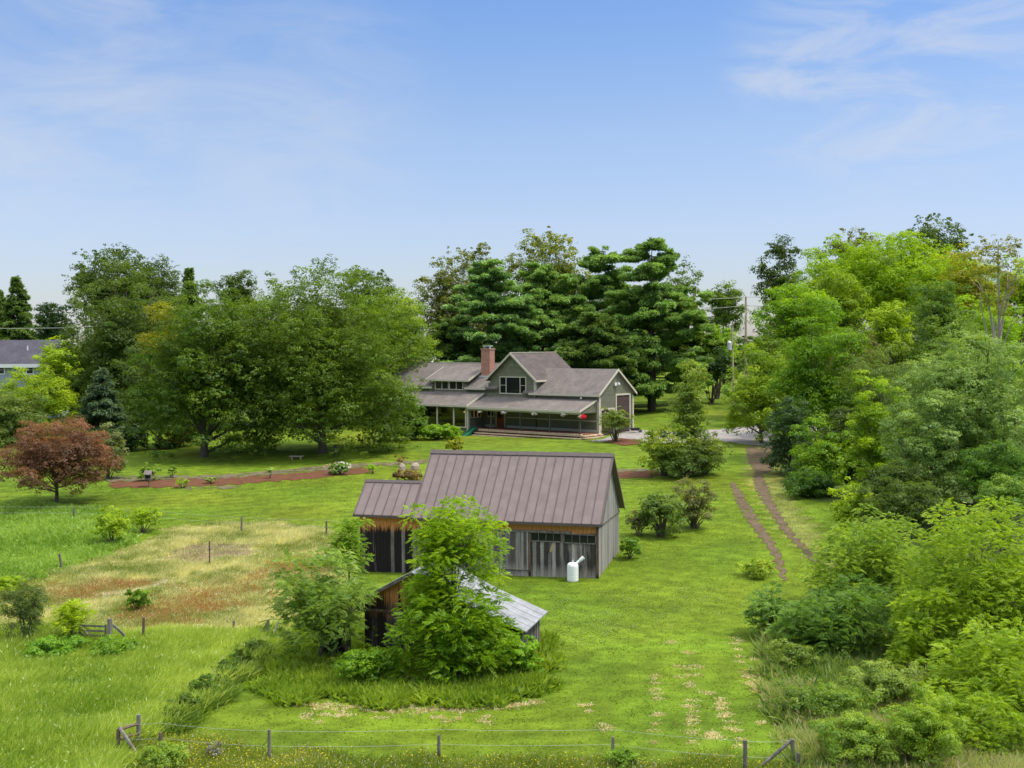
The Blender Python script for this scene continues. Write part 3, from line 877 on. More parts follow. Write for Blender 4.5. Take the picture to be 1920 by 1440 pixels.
# porch
PE, PA = 5.8, 6.97
r = MB(); r.ext_u([(-3.0, PE), (WV - .003, PA), (WV - .003, PA - .12), (-3., PE - .12)], -17.55, -.52)
rf = r.build('porch_roof', M_SHINGLE, house)
f = MB(); f.box(-17.4, -.5, -3.06, -3.003, PE - .24, PE + .0); f.ext_u([(-3.06, PE + .02), (WV - .06, PA + .02), (WV - .06, PA - .2), (-3.06, PE - .22)], -.515, -.46); f.box(-17.3, -.6, -2.86, -2.74, PE - .42, PE - .1)
f.build('fascia', M_TRIM, rf)
m = MB(); m.ext_u([(-2.85, PE - .3), (WV - .02, PE - .3), (WV - .02, PA - .25)], -.62, -.56); m.build('porch_gable', M_SIDING, house)
porch = MB(); porch.box(-15.5, -.28, -3.05, -2.75, 2.95, 3.2); pd = porch.build('porch_deck', M_DECK, house)
m = MB(); m.box(-17.4, -.3, -2.748, WV - .003, 2.6, 3.19); m.build('deck_floor', M_DECKFLOOR, pd)
m = MB(); m.box(-15.9, -.05, -3.4, -3.053, 2.68, 2.8); m.box(-16.2, .15, -3.8, -3.403, 2.42, 2.54)
m.box(-15.6, -.25, -3.09, -3.053, 2.1, 2.66); m.build('porch_step', M_DECK, house)
m = MB(); m.box(-.27, .15, -3.2, .6, 2.95, 3.1); m.box(-.27, .5, -3.35, .5, 2.72, 2.85); m.box(-.27, .8, -3.5, .3, 2.5, 2.62); m.build('porch_step', M_DECK, house)
m = MB(); m.box(-15.5, -.4, -3.43, -3.402, 2.2, 2.40); m.build('step_riser', M_DARKPOST, house)
for q in (-.66, -4.9, -9.25, -13.7):
    m = MB(); m.box(q - .07, q + .07, -2.87, -2.73, 3.2, PE - .42); m.box(q - .1, q + .1, -2.9, -2.7, 3.195, 3.3); m.build('porch_post', M_DARKPOST, house)
m = MB(); m.box(-13.9, -.56, WV - .06, WV - .003, 4.42, 4.54); m.box(-17., -15.9, WV - .06, WV - .003, 4.42, 4.54)
m.box(-13.9, -.56, WV - .07, WV - .003, 3.2, 3.5); m.box(-17.3, -15.9, WV - .07, WV - .003, 3.2, 3.5); m.build('porch_rail', M_TRIM, house)
d = MB(); d.box(-15.5, -14.32, WV - .04, WV + .01, 3.2, 5.25); d.box(-15.35, -14.47, WV - .055, WV - .041, 3.35, 4.1); dd = d.build('front_door', M_DOORWOOD, house)
k = MB(); k.box(-15.25, -14.6, WV - .06, WV - .041, 4.35, 5.1); k.build('door_pane', M_GLASS, dd)
k = MB(); k.box(-15.68, -15.5, WV - .07, WV - .003, 3.2, 5.4); k.box(-14.32, -14.14, WV - .07, WV - .003, 3.2, 5.4); k.box(-15.5, -14.32, WV - .067, WV - .003, 5.25, 5.4); k.build('door_frame', M_TRIM, dd)
window(house, -17.0, -15.95, 4.5, 5.5, WV, (), (), .08)

# sunroom
SE, SA = 5.94, 7.42
r = MB(); r.ext_u([(-3.0, SE), (WV - .03, SA), (WV - .03, SA - .12), (-3., SE - .12)], -29.5, -17.45)
rf = r.build('sunroom_roof', M_SHINGLE, house)
f = MB(); f.box(-29.5, -17.45, -3.06, -3.003, SE - .24, SE); f.ext_u([(-3.06, SE + .02), (WV - .05, SA + .02), (WV - .05, SA - .24), (-3.06, SE - .24)], -17.445, -17.38); f.build('fascia', M_TRIM, rf)
SV = -2.7
m = MB(); m.box(-29.2, -17.5, SV, SV + .15, 1.2, 3.25); m.box(-29.2, -17.5, SV, SV + .15, 5.62, 5.85)
m.box(-17.65, -17.5, SV + .151, WV - .003, 1.2, 4.4); m.box(-17.65, -17.5, SV + .151, WV - .003, 5.35, 5.85); m.box(-17.649, -17.501, -.25, WV - .01, 4.4, 5.35); m.box(-17.649, -17.501, SV + .16, -2.1, 4.4, 5.35)
m.prism([(-17.65, SV + .16, 5.85), (-17.65, WV - .05, 5.85), (-17.65, WV - .05, 7.2)], [(-17.5, SV + .16, 5.85), (-17.5, WV - .05, 5.85), (-17.5, WV - .05, 7.2)])
m.build('sunroom_wall', M_SIDING, house)
k = MB(); k.box(-29., -17.7, SV + .16, WV - .04, 2.5, 2.6); k.build('sunroom_floor', M_DARKPOST, house)
posts = (-29.1, -27.6, -25.42, -22.58, -19.81, -17.84)
for q in posts:
    m = MB(); m.box(q - .1, q + .1, SV - .05, SV + .12, 3.25, 5.62); m.build('window_post', M_TRIM, house)
m = MB(); m.box(-17.62, -17.42, SV - .08, SV - .003, 1.2, 5.85); m.box(-17.497, -17.42, SV - .002, SV + .2, 1.2, 5.85); m.build('corner_board', M_TRIM, house)
m = MB(); m.box(-29.2, -17.62, SV - .1, SV + .05, 3.2, 3.33); m.build('window_sill', M_TRIM, house)
tg = NT('sunroom_glass')
gl = tg.n('BsdfGlossy', {'Color': (1, 1, 1, 1), 'Roughness': .03}).outputs[0]; tp_ = tg.n('BsdfTransparent', {'Color': (.16, .18, .18, 1)}).outputs[0]
tg.t.links.new(tg.n('MixShader', {0: .08, 1: tp_, 2: gl}).outputs[0], tg.out.inputs[0]); M_SUNGLASS = tg.m
for a, b in zip(posts[:-1], posts[1:]):
    m = MB(); m.box(a + .1, b - .1, SV + .04, SV + .06, 3.33, 5.62); m.build('pane', M_SUNGLASS, house)
for q in (-1.95, -1.3, -.65):
    m = MB(); m.box(-17.5, -17.45, q - .28, q + .32, 4.38, 4.46); m.box(-17.5, -17.45, q - .28, q + .32, 5.34, 5.42); m.box(-17.5, -17.453, q - .28, q - .2, 4.46, 5.34); m.box(-17.5, -17.453, q + .24, q + .32, 4.46, 5.34); w = m.build('window', M_TRIM, house)
    g = MB(); g.box(-17.58, -17.55, q - .2, q + .24, 4.46, 5.34); g.build('pane', M_GLASS, w)
MB.zoff = 0.


def H3(u, v, z): p = hxy(u, v); return (p[0], p[1], z)


# lamp in the sunroom, baskets under the porch eave
te = NT('warm_lamp'); em = te.n('Emission', {'Color': (1, .42, .12, 1), 'Strength': 16.}).outputs[0]; te.t.links.new(em, te.out.inputs[0])
lt = thing('pendant_lamp', 'small glowing orange lamp hanging inside the sunroom window', 'lamp', H3(-18.5, -1.9, 5.05), -HA)
m = MB(); m.lathe([(.06, .14), (.3, .1), (.36, .0), (.26, -.06), (.05, -.07)], 12); m.build('lamp_shade', te.m, lt, True)
m = MB(); m.tube([(0, 0, .1), (0, 0, 1.1)], .015, 5); m.build('cord', M_DARKPOST, lt)

bl = ['white hanging flower basket by the front door, leftmost under the porch eave', 'white hanging flower basket just right of the front door',
      'white hanging flower basket over the middle of the porch', 'white hanging flower basket beside the red one', 'red and white hanging flower basket at the right end of the porch']
for i, (u, z) in enumerate(((-15.31, 5.22), (-11.56, 5.26), (-6.99, 5.26), (-2.76, 5.28), (-.23, 5.15))):
    rs = np.random.RandomState(50 + i); big = 1.25 if i == 4 else (.6 if i == 0 else 1.)
    b = thing('hanging_basket', bl[i], 'flower basket', H3(u, -2.95, z), -HA, 'flower baskets hanging along the porch eave')
    m = MB(); m.lathe([(.08, -.16), (.17, -.02), (.2, .04)], 10); m.build('pot', M_DARKPOST, b)
    m = MB()
    for a in (0, 2.1, 4.2): m.tube([(.19 * math.cos(a), .19 * math.sin(a), .04), (0, 0, .45)], .008, 4)
    m.build('hanger', M_DARKPOST, b)
    cc = np.array([[0, 0, .04], [.13, .02, .0], [-.13, 0, .0], [.02, -.12, .02], [0, .0, .0]]) * big; rr = np.array([.22, .2, .2, .18, .24]) * big * 1.25
    V, C = leaf_cloud(rs, cc, rr, 420, .09, (.70, .66, .66), (.8, .8, .8), .9)
    if i == 4:
        V, C = leaf_cloud(rs, cc, rr, 520, .09, (.62, .015, .06), (.85, .03, .13), .9); mk = (V[:, 0, 0] + .3 * V[:, 0, 1]) < -.1; C[mk] = (.75, .73, .72)
    else:
        mk = rs.rand(len(V)) < .2; C[mk] = (.05, .11, .03)
    quads('blossoms', V, C, M_LEAF, b)

sl = thing('garden_slide', 'small green plastic slide leaning against the left end of the porch steps', 'slide', H3(-16.3, -3.4, 2.15), -HA)
m = MB(); m.prism([(-.32, -1.3, .12), (.32, -1.3, .12), (.32, -1.3, .2), (-.32, -1.3, .2)], [(-.32, .5, 1.05), (.32, .5, 1.05), (.32, .5, 1.13), (-.32, .5, 1.13)]); m.build('chute', M_GREENPLASTIC, sl)
for q in (-.36, .32):
    m = MB(); m.prism([(q, -1.32, .1), (q + .04, -1.32, .1), (q + .04, -1.32, .36), (q, -1.32, .36)], [(q, .52, 1.02), (q + .04, .52, 1.02), (q + .04, .52, 1.28), (q, .52, 1.28)]); m.build('side_rail', M_GREENPLASTIC, sl)
m = MB(); m.box(-.3, -.24, .4, .5, -.1, 1.05); m.box(.24, .3, .4, .5, -.1, 1.05); m.build('leg', M_GREENPLASTIC, sl)

# ------------------------------------------------------------------ barn
BA = .266
bv, bxy = frame(5.05, 66.034, BA)
barn = thing('barn', 'weathered board barn with brown metal roof, lean-to on its left', 'barn', (5.05, 66.034, 0), -BA)
L, W, E, RG = 11.45, 7.39, 3.04, 6.65
bp = (RG - E) / (W / 2)
o_ = .3
m = MB(); m.box(-L + .25, -o_, o_, o_ + .12, -.9, E + .12); m.build('front_wall', M_BARN_FRONT, barn)
m = MB(); m.ext_u([(o_ + .003, -.9), (o_ + .003, E + .1), (W / 2, RG - .16), (W - o_, E + .1), (W - o_, -.9)], -o_ - .12, -o_ + .012); m.build('gable_wall', M_BARN_GABLE, barn)
m = MB(); m.ext_u([(o_ + .13, -.9), (o_ + .13, E + .1), (W / 2, RG - .16), (W - o_ - .1, E + .1), (W - o_ - .1, -.9)], -L + .25, -L + .37); m.box(-L + .37, -.43, W - o_ - .12, W - o_ - .003, -.9, E + .1); m.build('rear_wall', M_BARN_GABLE, barn)
r = MB(); T = .1
r.ext_u([(0, E), (W / 2, RG), (W / 2, RG - T), (0, E - T)], -L, 0)
r.ext_u([(W / 2 + .002, RG), (W, E), (W, E - T), (W / 2 + .002, RG - T)], -L, 0)
rf = r.build('roof', M_BARNROOF, barn)
k = MB(); nseam = 20
for i in range(nseam + 1):
    u = -.06 - i * (L - .12) / nseam
    k.prism([(u - .02, 0, E + .002), (u + .02, 0, E + .002), (u + .02, 0, E + .05), (u - .02, 0, E + .05)], [(u - .02, W / 2, RG + .002), (u + .02, W / 2, RG + .002), (u + .02, W / 2, RG + .05), (u - .02, W / 2, RG + .05)])
k.build('seam', M_SEAM, rf)
k = MB(); k.ext_u([(W / 2 - .2, RG - .15), (W / 2, RG + .06), (W / 2 + .2, RG - .15), (W / 2 + .2, RG - .11), (W / 2, RG + .1), (W / 2 - .2, RG - .11)], -L - .02, .02); k.build('ridge_cap', M_SEAM, rf)
k = MB(); k.box(-L, 0., -.04, -.003, E - .16, E - .01)
for a in (0.002,): k.ext_u([(-.04, E + .01), (W / 2, RG + .02), (W / 2, RG - .14), (-.04, E - .16)], a, a + .03); k.ext_u([(W + .04, E + .01), (W / 2, RG + .02), (W / 2, RG - .18), (W + .04, E - .2)], a, a + .03)
k.build('eave_trim', M_SEAM, rf)
k = MB(); k.box(-o_ + .013, -o_ + .06, o_ - .02, W - o_ + .02, 2.74, 2.84); k.build('trim_board', M_OLDPOST, barn)
k = MB(); k.box(-o_ - .1, -o_ + .05, o_ - .05, o_ - .003, -.5, 2.95); k.build('corner_board', M_RUSTPOST, barn)
k = MB(); k.box(-8.2, -1.85, o_ - .1, o_ - .003, 2.40, 2.52); k.build('door_track', M_OLDPOST, barn)
k = MB(); k.box(-6.75, -4.38, o_ - .08, o_ - .004, .2, 2.385); k.build('sliding_door', M_BARN_DOOR, barn)
k = MB(); k.box(-4.36, -4.24, o_ - .06, o_ - .003, -.3, 2.42); k.build('door_post', M_RUSTPOST, barn)
for a, b, z0, z1 in ((-4.2, -2.45, 1.93, 2.36), (-2.24, -.45, 1.9, 2.33)):
    k = MB(); k.box(a, b, o_ - .05, o_ - .003, z0 - .07, z0); k.box(a - .06, a, o_ - .047, o_ - .003, z0, z1); k.box(b, b + .06, o_ - .047, o_ - .003, z0, z1); k.box(a, b, o_ - .047, o_ - .003, z1, z1 + .05)
    for q in range(1, 4): k.box(a + (b - a) * q / 4 - .015, a + (b - a) * q / 4 + .015, o_ - .04, o_ - .003, z0, z1)
    w = k.build('window', M_OLDPOST, barn); g = MB(); g.box(a, b, o_ - .015, o_ - .002, z0, z1); g.build('pane', M_GLASS, w)
k = MB(); k.prism([(-2.98, o_ - .012, 1.72), (-2.86, o_ - .012, 1.76), (-3.02, o_ - .012, 1.28), (-3.12, o_ - .012, 1.3)], [(-2.98, o_ - .002, 1.72), (-2.86, o_ - .002, 1.76), (-3.02, o_ - .002, 1.28), (-3.12, o_ - .002, 1.3)]); k.build('peeled_board', simple('bare_yellow_wood', (.42, .30, .12), .8), barn)
# lean-to
le, lr, lv = 3.12, 4.92, 2.0
m = MB(); m.box(-14.85, -L + .2, o_ + .02, o_ + .14, -1., le + .1); m.build('lean_to_wall', M_BARN_LEAN, barn)
m = MB(); m.ext_u([(o_ + .145, -1.), (o_ + .145, le + .1), (lv, lr - .15), (2 * lv - o_, le + .1), (2 * lv - o_, -1.)], -14.85, -14.73); m.box(-14.72, -L + .2, 2 * lv - o_ - .1, 2 * lv - o_ - .004, -1., le); m.build('lean_to_side', M_BARN_GABLE, barn)
r = MB(); r.ext_u([(0, le), (lv, lr), (lv, lr - T), (0, le - T)], -15.15, -L - .003); r.ext_u([(lv + .002, lr), (2 * lv, le), (2 * lv, le - T), (lv + .002, lr - T)], -15.15, -L - .003)
rf = r.build('lean_to_roof', M_BARNROOF, barn)
k = MB()
for i in range(7):
    u = -15.1 + i * .6
    k.prism([(u - .02, 0, le + .002), (u + .02, 0, le + .002), (u + .02, 0, le + .05), (u - .02, 0, le + .05)], [(u - .02, lv, lr + .002), (u + .02, lv, lr + .002), (u + .02, lv, lr + .05), (u - .02, lv, lr + .05)])
k.build('seam', M_SEAM, rf)
k = MB(); k.ext_u([(lv - .14, lr - .1), (lv, lr + .05), (lv + .14, lr - .1), (lv + .14, lr - .07), (lv, lr + .08), (lv - .14, lr - .07)], -15.17, -L - .005); k.build('ridge_cap', M_SEAM, rf)
k = MB(); k.box(-15.15, -L - .003, -.03, -.003, le - .15, le - .01); k.build('eave_trim', M_SEAM, rf)

# tank
p = gnd(1074, 1090)[:2]; zg = float(terrain(*p))
tank = thing('water_barrel', 'white plastic barrel with a slanted pipe at the barn corner', 'barrel', (p[0], p[1], zg), -BA)
m = MB(); m.lathe([(.27, -.05), (.32, .02), (.325, .3), (.318, .33), (.325, .36), (.325, .86), (.3, .95), (.22, 1.02), (.08, 1.04)], 24); m.build('barrel', M_TANK, tank, True)
m = MB(); m.tube([(.16, .05, .95), (.52, .13, 1.27)], .085, 14); m.tube([(.42, .11, 1.18), (.60, .15, 1.34)], .11, 14); m.build('pipe', M_TANK, tank)
m = MB(); m.lathe([(.06, 1.03), (.06, 1.1), (.03, 1.2)], 8); m.build('tap', M_GREYMETAL, tank)

# ------------------------------------------------------------------ old shed
SA_ = .27
sv_, sxy = frame(0, 0, SA_)
org = sxy(-12.3, 46.75)
sv2, sxy2 = frame(org[0], org[1], SA_)
shed = thing('old_shed', 'small collapsing board shed with pale tin roof among the bushes', 'shed', (org[0], org[1], 0), -SA_)
D = 3.75
kx, kz = sv2(933, 1103, D); pxu, pz = sv2(825, 1043, D); lx, lz = sv2(681.6, 1118.4, 0); ex, ez = sv2(986.7, 1183.6, 0)
lx2, lz2 = sv2(672, 1124, 0)
PROF = [(lx2, lz2), (pxu, pz), (kx, kz), (ex, ez)]
m = MB()
m.ext_v([(lx2 + .15, -1.), (lx2 + .15, lz2 - .05), (pxu, pz - .1), (kx, kz - .1), (kx, -1.)], .3, .4)
m.build('front_wall', M_SHED_FRONT, shed)
m = MB(); zt_ = sv2(700, 1141, .3)[1]
fz0 = lambda u: lz2 + (pz - lz2) * (u - lx2) / (pxu - lx2)
m.ext_v([(lx2 + .02, zt_ + .02), (lx2 + .02, lz2 - .1), (pxu, pz - .1), (kx, kz - .1), (kx, zt_ + .02)], .2, .297); m.build('gable_boards', M_SHED_UPPER, shed)
m = MB(); m.box(lx2 - .1, kx, .17, .296, zt_ - .1, zt_ + .017); m.build('trim_board', M_RUSTPOST, shed)
m = MB(); m.box(ex - .45, ex - .3, .3, D - .25, -1., ez + .05); m.box(lx2 + .16, lx2 + .28, .41, D - .2, -1., lz2 - .1); m.box(lx2 + .29, ex - .46, D - .35, D - .25, -1., ez); m.build('side_wall', M_SHED_SIDE, shed)
m = MB(); m.ext_v([(pxu, pz - .12), (kx, kz - .12), (kx, .3), (pxu, .3)], D - .36, D - .351 + .08); m.build('rear_wall', M_SHED_SIDE, shed)
m = MB()
for (a, b), (c_, d) in zip(PROF[:-1], PROF[1:]):
    m.ext_v([(a, b), (c_, d), (c_, d - .05), (a, b - .05)], -.05, D)
rf = m.build('tin_roof', M_TIN, shed)
k = MB()
for (a, b), (c_, d) in zip(PROF[1:-1], PROF[2:]):
    for i in range(9):
        f_ = (i + .5) / 9; u, z = a + (c_ - a) * f_, b + (d - b) * f_; k.box(u - .006, u + .006, -.06, D + .01, z + .001, z + .008)
    for q in range(1, 5): k.prism([(a, q * D / 5 - .007, b + .002), (a, q * D / 5 + .007, b + .002), (a, q * D / 5 + .007, b + .012), (a, q * D / 5 - .007, b + .012)], [(c_, q * D / 5 - .007, d + .002), (c_, q * D / 5 + .007, d + .002), (c_, q * D / 5 + .007, d + .012), (c_, q * D / 5 - .007, d + .012)])
k.build('roof_rib', M_TIN, rf)
m = MB(); (a, b), (c_, d) = PROF[0], PROF[1]; m.ext_v([(a - .05, b - .02), (c_, d + .0), (c_, d - .16), (a - .05, b - .18)], -.12, -.053); m.build('rake_board', M_OLDPOST, shed)

# little hutch left of the shed
p = atY(630, 1150, 50.6); zg = float(terrain(p[0], p[1]))
hut = thing('wooden_hutch', 'tiny dark wooden hutch with a plank roof left of the old shed', 'hutch', (p[0], p[1], zg), -.1)
m = MB(); m.box(-.55, .55, -.4, .4, -.2, p[2] - zg - .25); m.build('box', M_BARN_LEAN, hut)
m = MB(); m.ext_u([(-.55, p[2] - zg - .3), (.5, p[2] - zg + .1), (.5, p[2] - zg + .15), (-.55, p[2] - zg - .25)], -.7, .7); m.build('roof', M_OLDPOST, hut)
m = MB(); m.box(.1, .45, -.41, -.402, p[2] - zg - .75, p[2] - zg - .4); m.build('shade_panel', M_GLASS, hut)  # dark panel on the closed box, painted-in shade of an opening
print('shed profile', PROF, zt_, 'hutch', p, zg)
# ------------------------------------------------------------------ sheets on the ground
drape('driveway', 'pale gravel driveway beside the garage', 'driveway', [[(1105, 828), (1150, 818), (1186, 806), (1260, 810), (1340, 806), (1420, 798), (1500, 786), (1620, 770), (1620, 800), (1500, 838), (1450, 838), (1400, 834), (1340, 826), (1250, 832), (1180, 828)]], M_GRAVEL, .03, .3, .25)
drape('mulch_bed', 'long bed of reddish mulch crossing the lawn', 'flower bed', [[(205, 905), (330, 899), (450, 896), (600, 884), (690, 877), (702, 885), (600, 897), (450, 909), (330, 914), (205, 915)], [(1150, 886), (1228, 884), (1240, 890), (1228, 896), (1150, 897)]], M_MULCH, .03, .18, .3, .9)
drape('old_mulch', 'strip of faded grey mulch behind the red mulch', 'flower bed', [[(205, 893), (330, 892), (450, 888), (600, 875), (690, 869), (800, 862), (800, 868), (690, 876), (600, 883), (450, 895), (330, 898), (205, 904)], [(330, 916), (450, 911), (450, 915), (370, 919)], [(1150, 880), (1235, 879), (1235, 883), (1150, 885)]], M_OLDMULCH, .03, .18, .3, .62)
drape('mulch_ring', 'round patch of red mulch under the shrub by the garage', 'mulch', [[(1130, 829), (1160, 822), (1200, 825), (1202, 832), (1170, 836)]], M_MULCH, .05, .25, .1)
rutL = band([(1372, 905), (1383, 925), (1393, 945), (1405, 965), (1425, 995), (1440, 1015), (1455, 1040), (1466, 1068), (1470, 1090)], [.3, .7, .9, .8, .75, .65, .5, .4, .2])
rutR = band([(1420, 890), (1428, 915), (1437, 935), (1455, 965), (1475, 995), (1495, 1018), (1518, 1040), (1530, 1060)], [.8, .95, .8, .65, .55, .5, .4, .3])
dirt = px_poly([(1398, 838), (1446, 838), (1450, 860), (1445, 885), (1420, 892), (1405, 870)])
drape('dirt_track', 'two bare dirt wheel ruts curving down from the driveway', 'track', [rutL, rutR, dirt], M_DIRT, .025, .12, .10, .74, 3)

# ------------------------------------------------------------------ fences, gate, poles
def post_mesh(px, top, py, r, mat, parent, name='post', lean=0., base=None, Y=None):
    B = gnd(px, py) if Y is None else place(px, None, Y); T_ = atY(px + lean, top, B[1])
    o = np.array(parent.location) if parent else np.zeros(3)
    m = MB(); m.tube([B - o - np.array([0, 0, .4]), (B + T_) / 2 - o, T_ - o], [r, r * .95, r * .85], 7)
    m.build(name, mat, parent)
    return B, T_


def wires(pts, z, parent, sag=.05, r=.005):
    o = np.array(parent.location)
    m = MB()
    for zz in z:
        for a, b in zip(pts[:-1], pts[1:]):
            n = 5; P = [a * (1 - t) + b * t + np.array([0, 0, zz - sag * 4 * t * (1 - t)]) - o for t in np.linspace(0, 1, n)]
            m.tube(P, r, 4, False)
    m.build('wire', M_WIRE, parent)


B = gnd(505, 1428)
fence = thing('wire_fence', 'long two strand wire fence along the bottom of the mown field', 'fence', tuple(B))
pts = []
for px, top, py, r, mt in ((301, 1374, 1412, .07, M_RUSTPOST), (505, 1368, 1428, .065, M_OLDPOST), (823, 1378, 1426, .06, M_OLDPOST), (1149, 1382, 1426, .055, M_OLDPOST), (1397, 1388, 1452, .075, M_OLDPOST), (1486, 1386, 1446, .075, M_OLDPOST), (1497, 1412, 1452, .07, M_OLDPOST)):
    b, t = post_mesh(px, top, py, r, mt, fence); pts.append(b)
wires([gnd(222, 1415)] + pts[:6], (1.0, .5), fence)
m = MB(); a = atY(1483, 1389, pts[5][1]); c = gnd(1415, 1450); m.tube([a - B, c - B], .06, 7); m.build('brace', M_OLDPOST, fence)
corner = thing('fence_corner', 'brown wooden fence corner with post, rails and slanted brace at bottom left', 'fence', tuple(gnd(222, 1415)))
b1, t1 = post_mesh(222, 1367, 1415, .075, M_RUSTPOST, corner)
b2, t2 = post_mesh(260, 1340, 1398, .085, M_OLDPOST, corner)
o = np.array(corner.location); m = MB(); m.tube([b1 + (0, 0, .75) - o, b2 + (0, 0, .7) - o], .05, 6); m.tube([b1 + (0, 0, .45) - o, b2 + (0, 0, .35) - o], .05, 6); m.build('rail', M_RUSTPOST, corner)
m = MB(); m.tube([b1 + (.05, 0, .85) - o, gnd(262, 1420) - o + (0, 0, -.05)], .06, 6); m.build('brace', M_OLDPOST, corner)

f2 = thing('pasture_fence', 'thin wire fence with grey posts between the dry pasture and upper lawn', 'fence', tuple(gnd(453, 1000)))
pts = [post_mesh(px, top, py, .075, M_OLDPOST, f2)[0] for px, top, py in ((-40, 945, 975), (138, 952, 976), (290, 957, 985), (453, 969, 998), (612, 977, 1004), (690, 985, 1010))]
wires(pts, (1.05, .6), f2, .04, .007)
for i, (px, top, py, ln, lab) in enumerate(((393, 1014, 1060, 0, 'lone thin dark post standing in the bare patch of the dry pasture'), (117, 1038, 1068, 6, 'leaning grey post at the left edge of the dry pasture'), (268, 1158, 1206, -2, 'weathered brown post right of the grey gate'), (437, 1164, 1192, -2, 'short post in dry grass above the tall green field'))):
    B = gnd(px, py); fp = thing('fence_post', lab, 'post', tuple(B), 0, 'single posts standing in the pasture'); post_mesh(px, top, py, (.05, .08, .07, .065)[i], (M_RUSTPOST, M_OLDPOST, M_RUSTPOST, M_OLDPOST)[i], fp, 'post', -ln)
B = gnd(503, 1200); br = thing('braced_post', 'post with two slanted poles leaning on it beside the bushes', 'post', tuple(B)); b, t = post_mesh(503, 1162, 1200, .07, M_OLDPOST, br)
m = MB(); m.tube([t - B - (0, 0, .1), gnd(482, 1200) - B], .045, 6); m.tube([atY(522, 1166, b[1]) - B, gnd(506, 1206) - B], .05, 6); m.build('brace', M_OLDPOST, br)

# gate
g0, g1 = gnd(152, 1212), gnd(203, 1212)
Yg = g0[1]; zg = g0[2]
gate = thing('field_gate', 'grey three bar wooden gate standing open in the weeds', 'gate', tuple(g0))
def gp_(px, py): return atY(px, py, Yg) - g0
m = MB()
for a, b in ((1171, 1173), (1180, 1182), (1189, 1191), (1198, 1200)): m.prism([gp_(150, a) + (0, .03 * k, 0) for k in (0, 1)] + [gp_(150, a + 3.6) + (0, .03 * k, 0) for k in (1, 0)], [gp_(197, b) + (0, .03 * k, 0) for k in (0, 1)] + [gp_(197, b + 3.6) + (0, .03 * k, 0) for k in (1, 0)])
m.build('bar', M_OLDPOST, gate)
for q in (198, 150):
    m = MB(); m.tube([gp_(q, 1171), gp_(q, 1204)], .05, 6); m.build('upright', M_OLDPOST, gate)
m = MB(); a, b = gp_(152, 1173), gp_(166, 1189); m.tube([a - (0, .08, 0), b - (0, .08, 0)], .05, 6); m.build('brace', M_OLDPOST, gate)
gpst = thing('gate_post', 'thick grey gate post with a slanted plank brace on its right', 'post', tuple(g1)); b, t = post_mesh(206, 1160, 1212, .12, M_OLDPOST, gpst)
m = MB(); A_, B_ = atY(211, 1169, g1[1]) - g1, atY(233, 1189, g1[1]) - g1; m.prism([A_, A_ + (0, .1, 0), A_ + (0, .1, -.14), A_ + (0, 0, -.14)], [B_, B_ + (0, .1, 0), B_ + (0, .1, -.14), B_ + (0, 0, -.14)]); m.build('brace', M_OLDPOST, gpst)

# utility poles
for lab, px, top, Y, r, ln, tf in (('tall bare tan utility pole carrying wires behind the trees', 1398.5, 556, 200., .24, 0, 0), ('shorter leaning utility pole with a pale transformer can', 1372.5, 615, 165., .17, 4, 1)):
    b = place(px + ln, None, Y); t = atY(px, top, Y); up = thing('utility_pole', lab, 'utility pole', tuple(b), 0, 'utility poles by the drive')
    m = MB(); m.tube([(0, 0, -.5), tuple(t - b)], [r, r * .72], 10); m.build('pole', M_POLE, up)
    if tf:
        q = atY(px - 3, 652, Y) - b; m = MB(); m.lathe([(.2, -.1), (.34, 0), (.34, 1.05), (.2, 1.2), (.06, 1.25)], 12, tuple(q - (.15, .1, .3))); m.build('transformer', M_GREYMETAL, up)
        T2 = t
    else:
        T1 = t; m = MB()
        for k, (za, pa) in enumerate(((-.1, [(1330, 561), (1240, 569)]), (-1.55, [(1330, 579), (1240, 585)]))):
            P = [tuple(t - b + (0, 0, za))] + [tuple(atY(x, y, Y - 12 * (i + 1)) - b) for i, (x, y) in enumerate(pa)]; m.tube(P, .035, 4, False)
            P = [tuple(t - b + (0, 0, za))] + [tuple(atY(x, y, Y + 8 * (i + 1)) - b) for i, (x, y) in enumerate([(1440, 557 + 18 * k), (1500, 560 + 18 * k)])]; m.tube(P, .035, 4, False)
        for q in (1385, 1389, 1392): m.tube([tuple(t - b + (0, 0, -2.3)), tuple(atY(q, 622, Y - 8) - b)], .03, 4, False)
        m.build('wire', M_WIRE, up)

# neighbour house
Yn = 185.
a, c = atY(-160, 635, Yn), atY(117, 637, Yn)
nb = thing('neighbour_house', 'blue grey neighbour house with slate roof behind yellow green trees at left', 'house', (c[0], Yn, float(terrain(c[0], Yn))), 0)
oz = float(terrain(c[0], Yn)); zr = c[2] - oz; ze = atY(60, 680, Yn - 4.5)[2] - oz; xl = a[0] - c[0]
m = MB(); m.ext_u([(-4.2, -1), (-4.2, ze), (0, zr - .3), (4.2, ze), (4.2, -1)], xl + .4, -.4); m.build('wall', M_BLUEWALL, nb)
m = MB(); m.ext_u([(-4.7, ze - .2), (0, zr), (0, zr - .2), (-4.7, ze - .4)], xl, 0); m.ext_u([(.002, zr), (4.7, ze - .2), (4.7, ze - .4), (.002, zr - .2)], xl, 0); rf = m.build('roof', M_SHINGLE_SLATE, nb)
m = MB(); m.box(xl, 0, -4.8, -4.703, ze - .75, ze - .2); m.ext_u([(-4.7, ze - .17), (0, zr + .03), (0, zr - .3), (-4.7, ze - .5)], .003, .08); m.build('fascia', M_WHITE, rf)
m = MB(); m.box(-4.75, -4.6, -2.1, -1.95, zr - 2.2, zr - .9); m.build('vent_pipe', M_WHITE, rf)
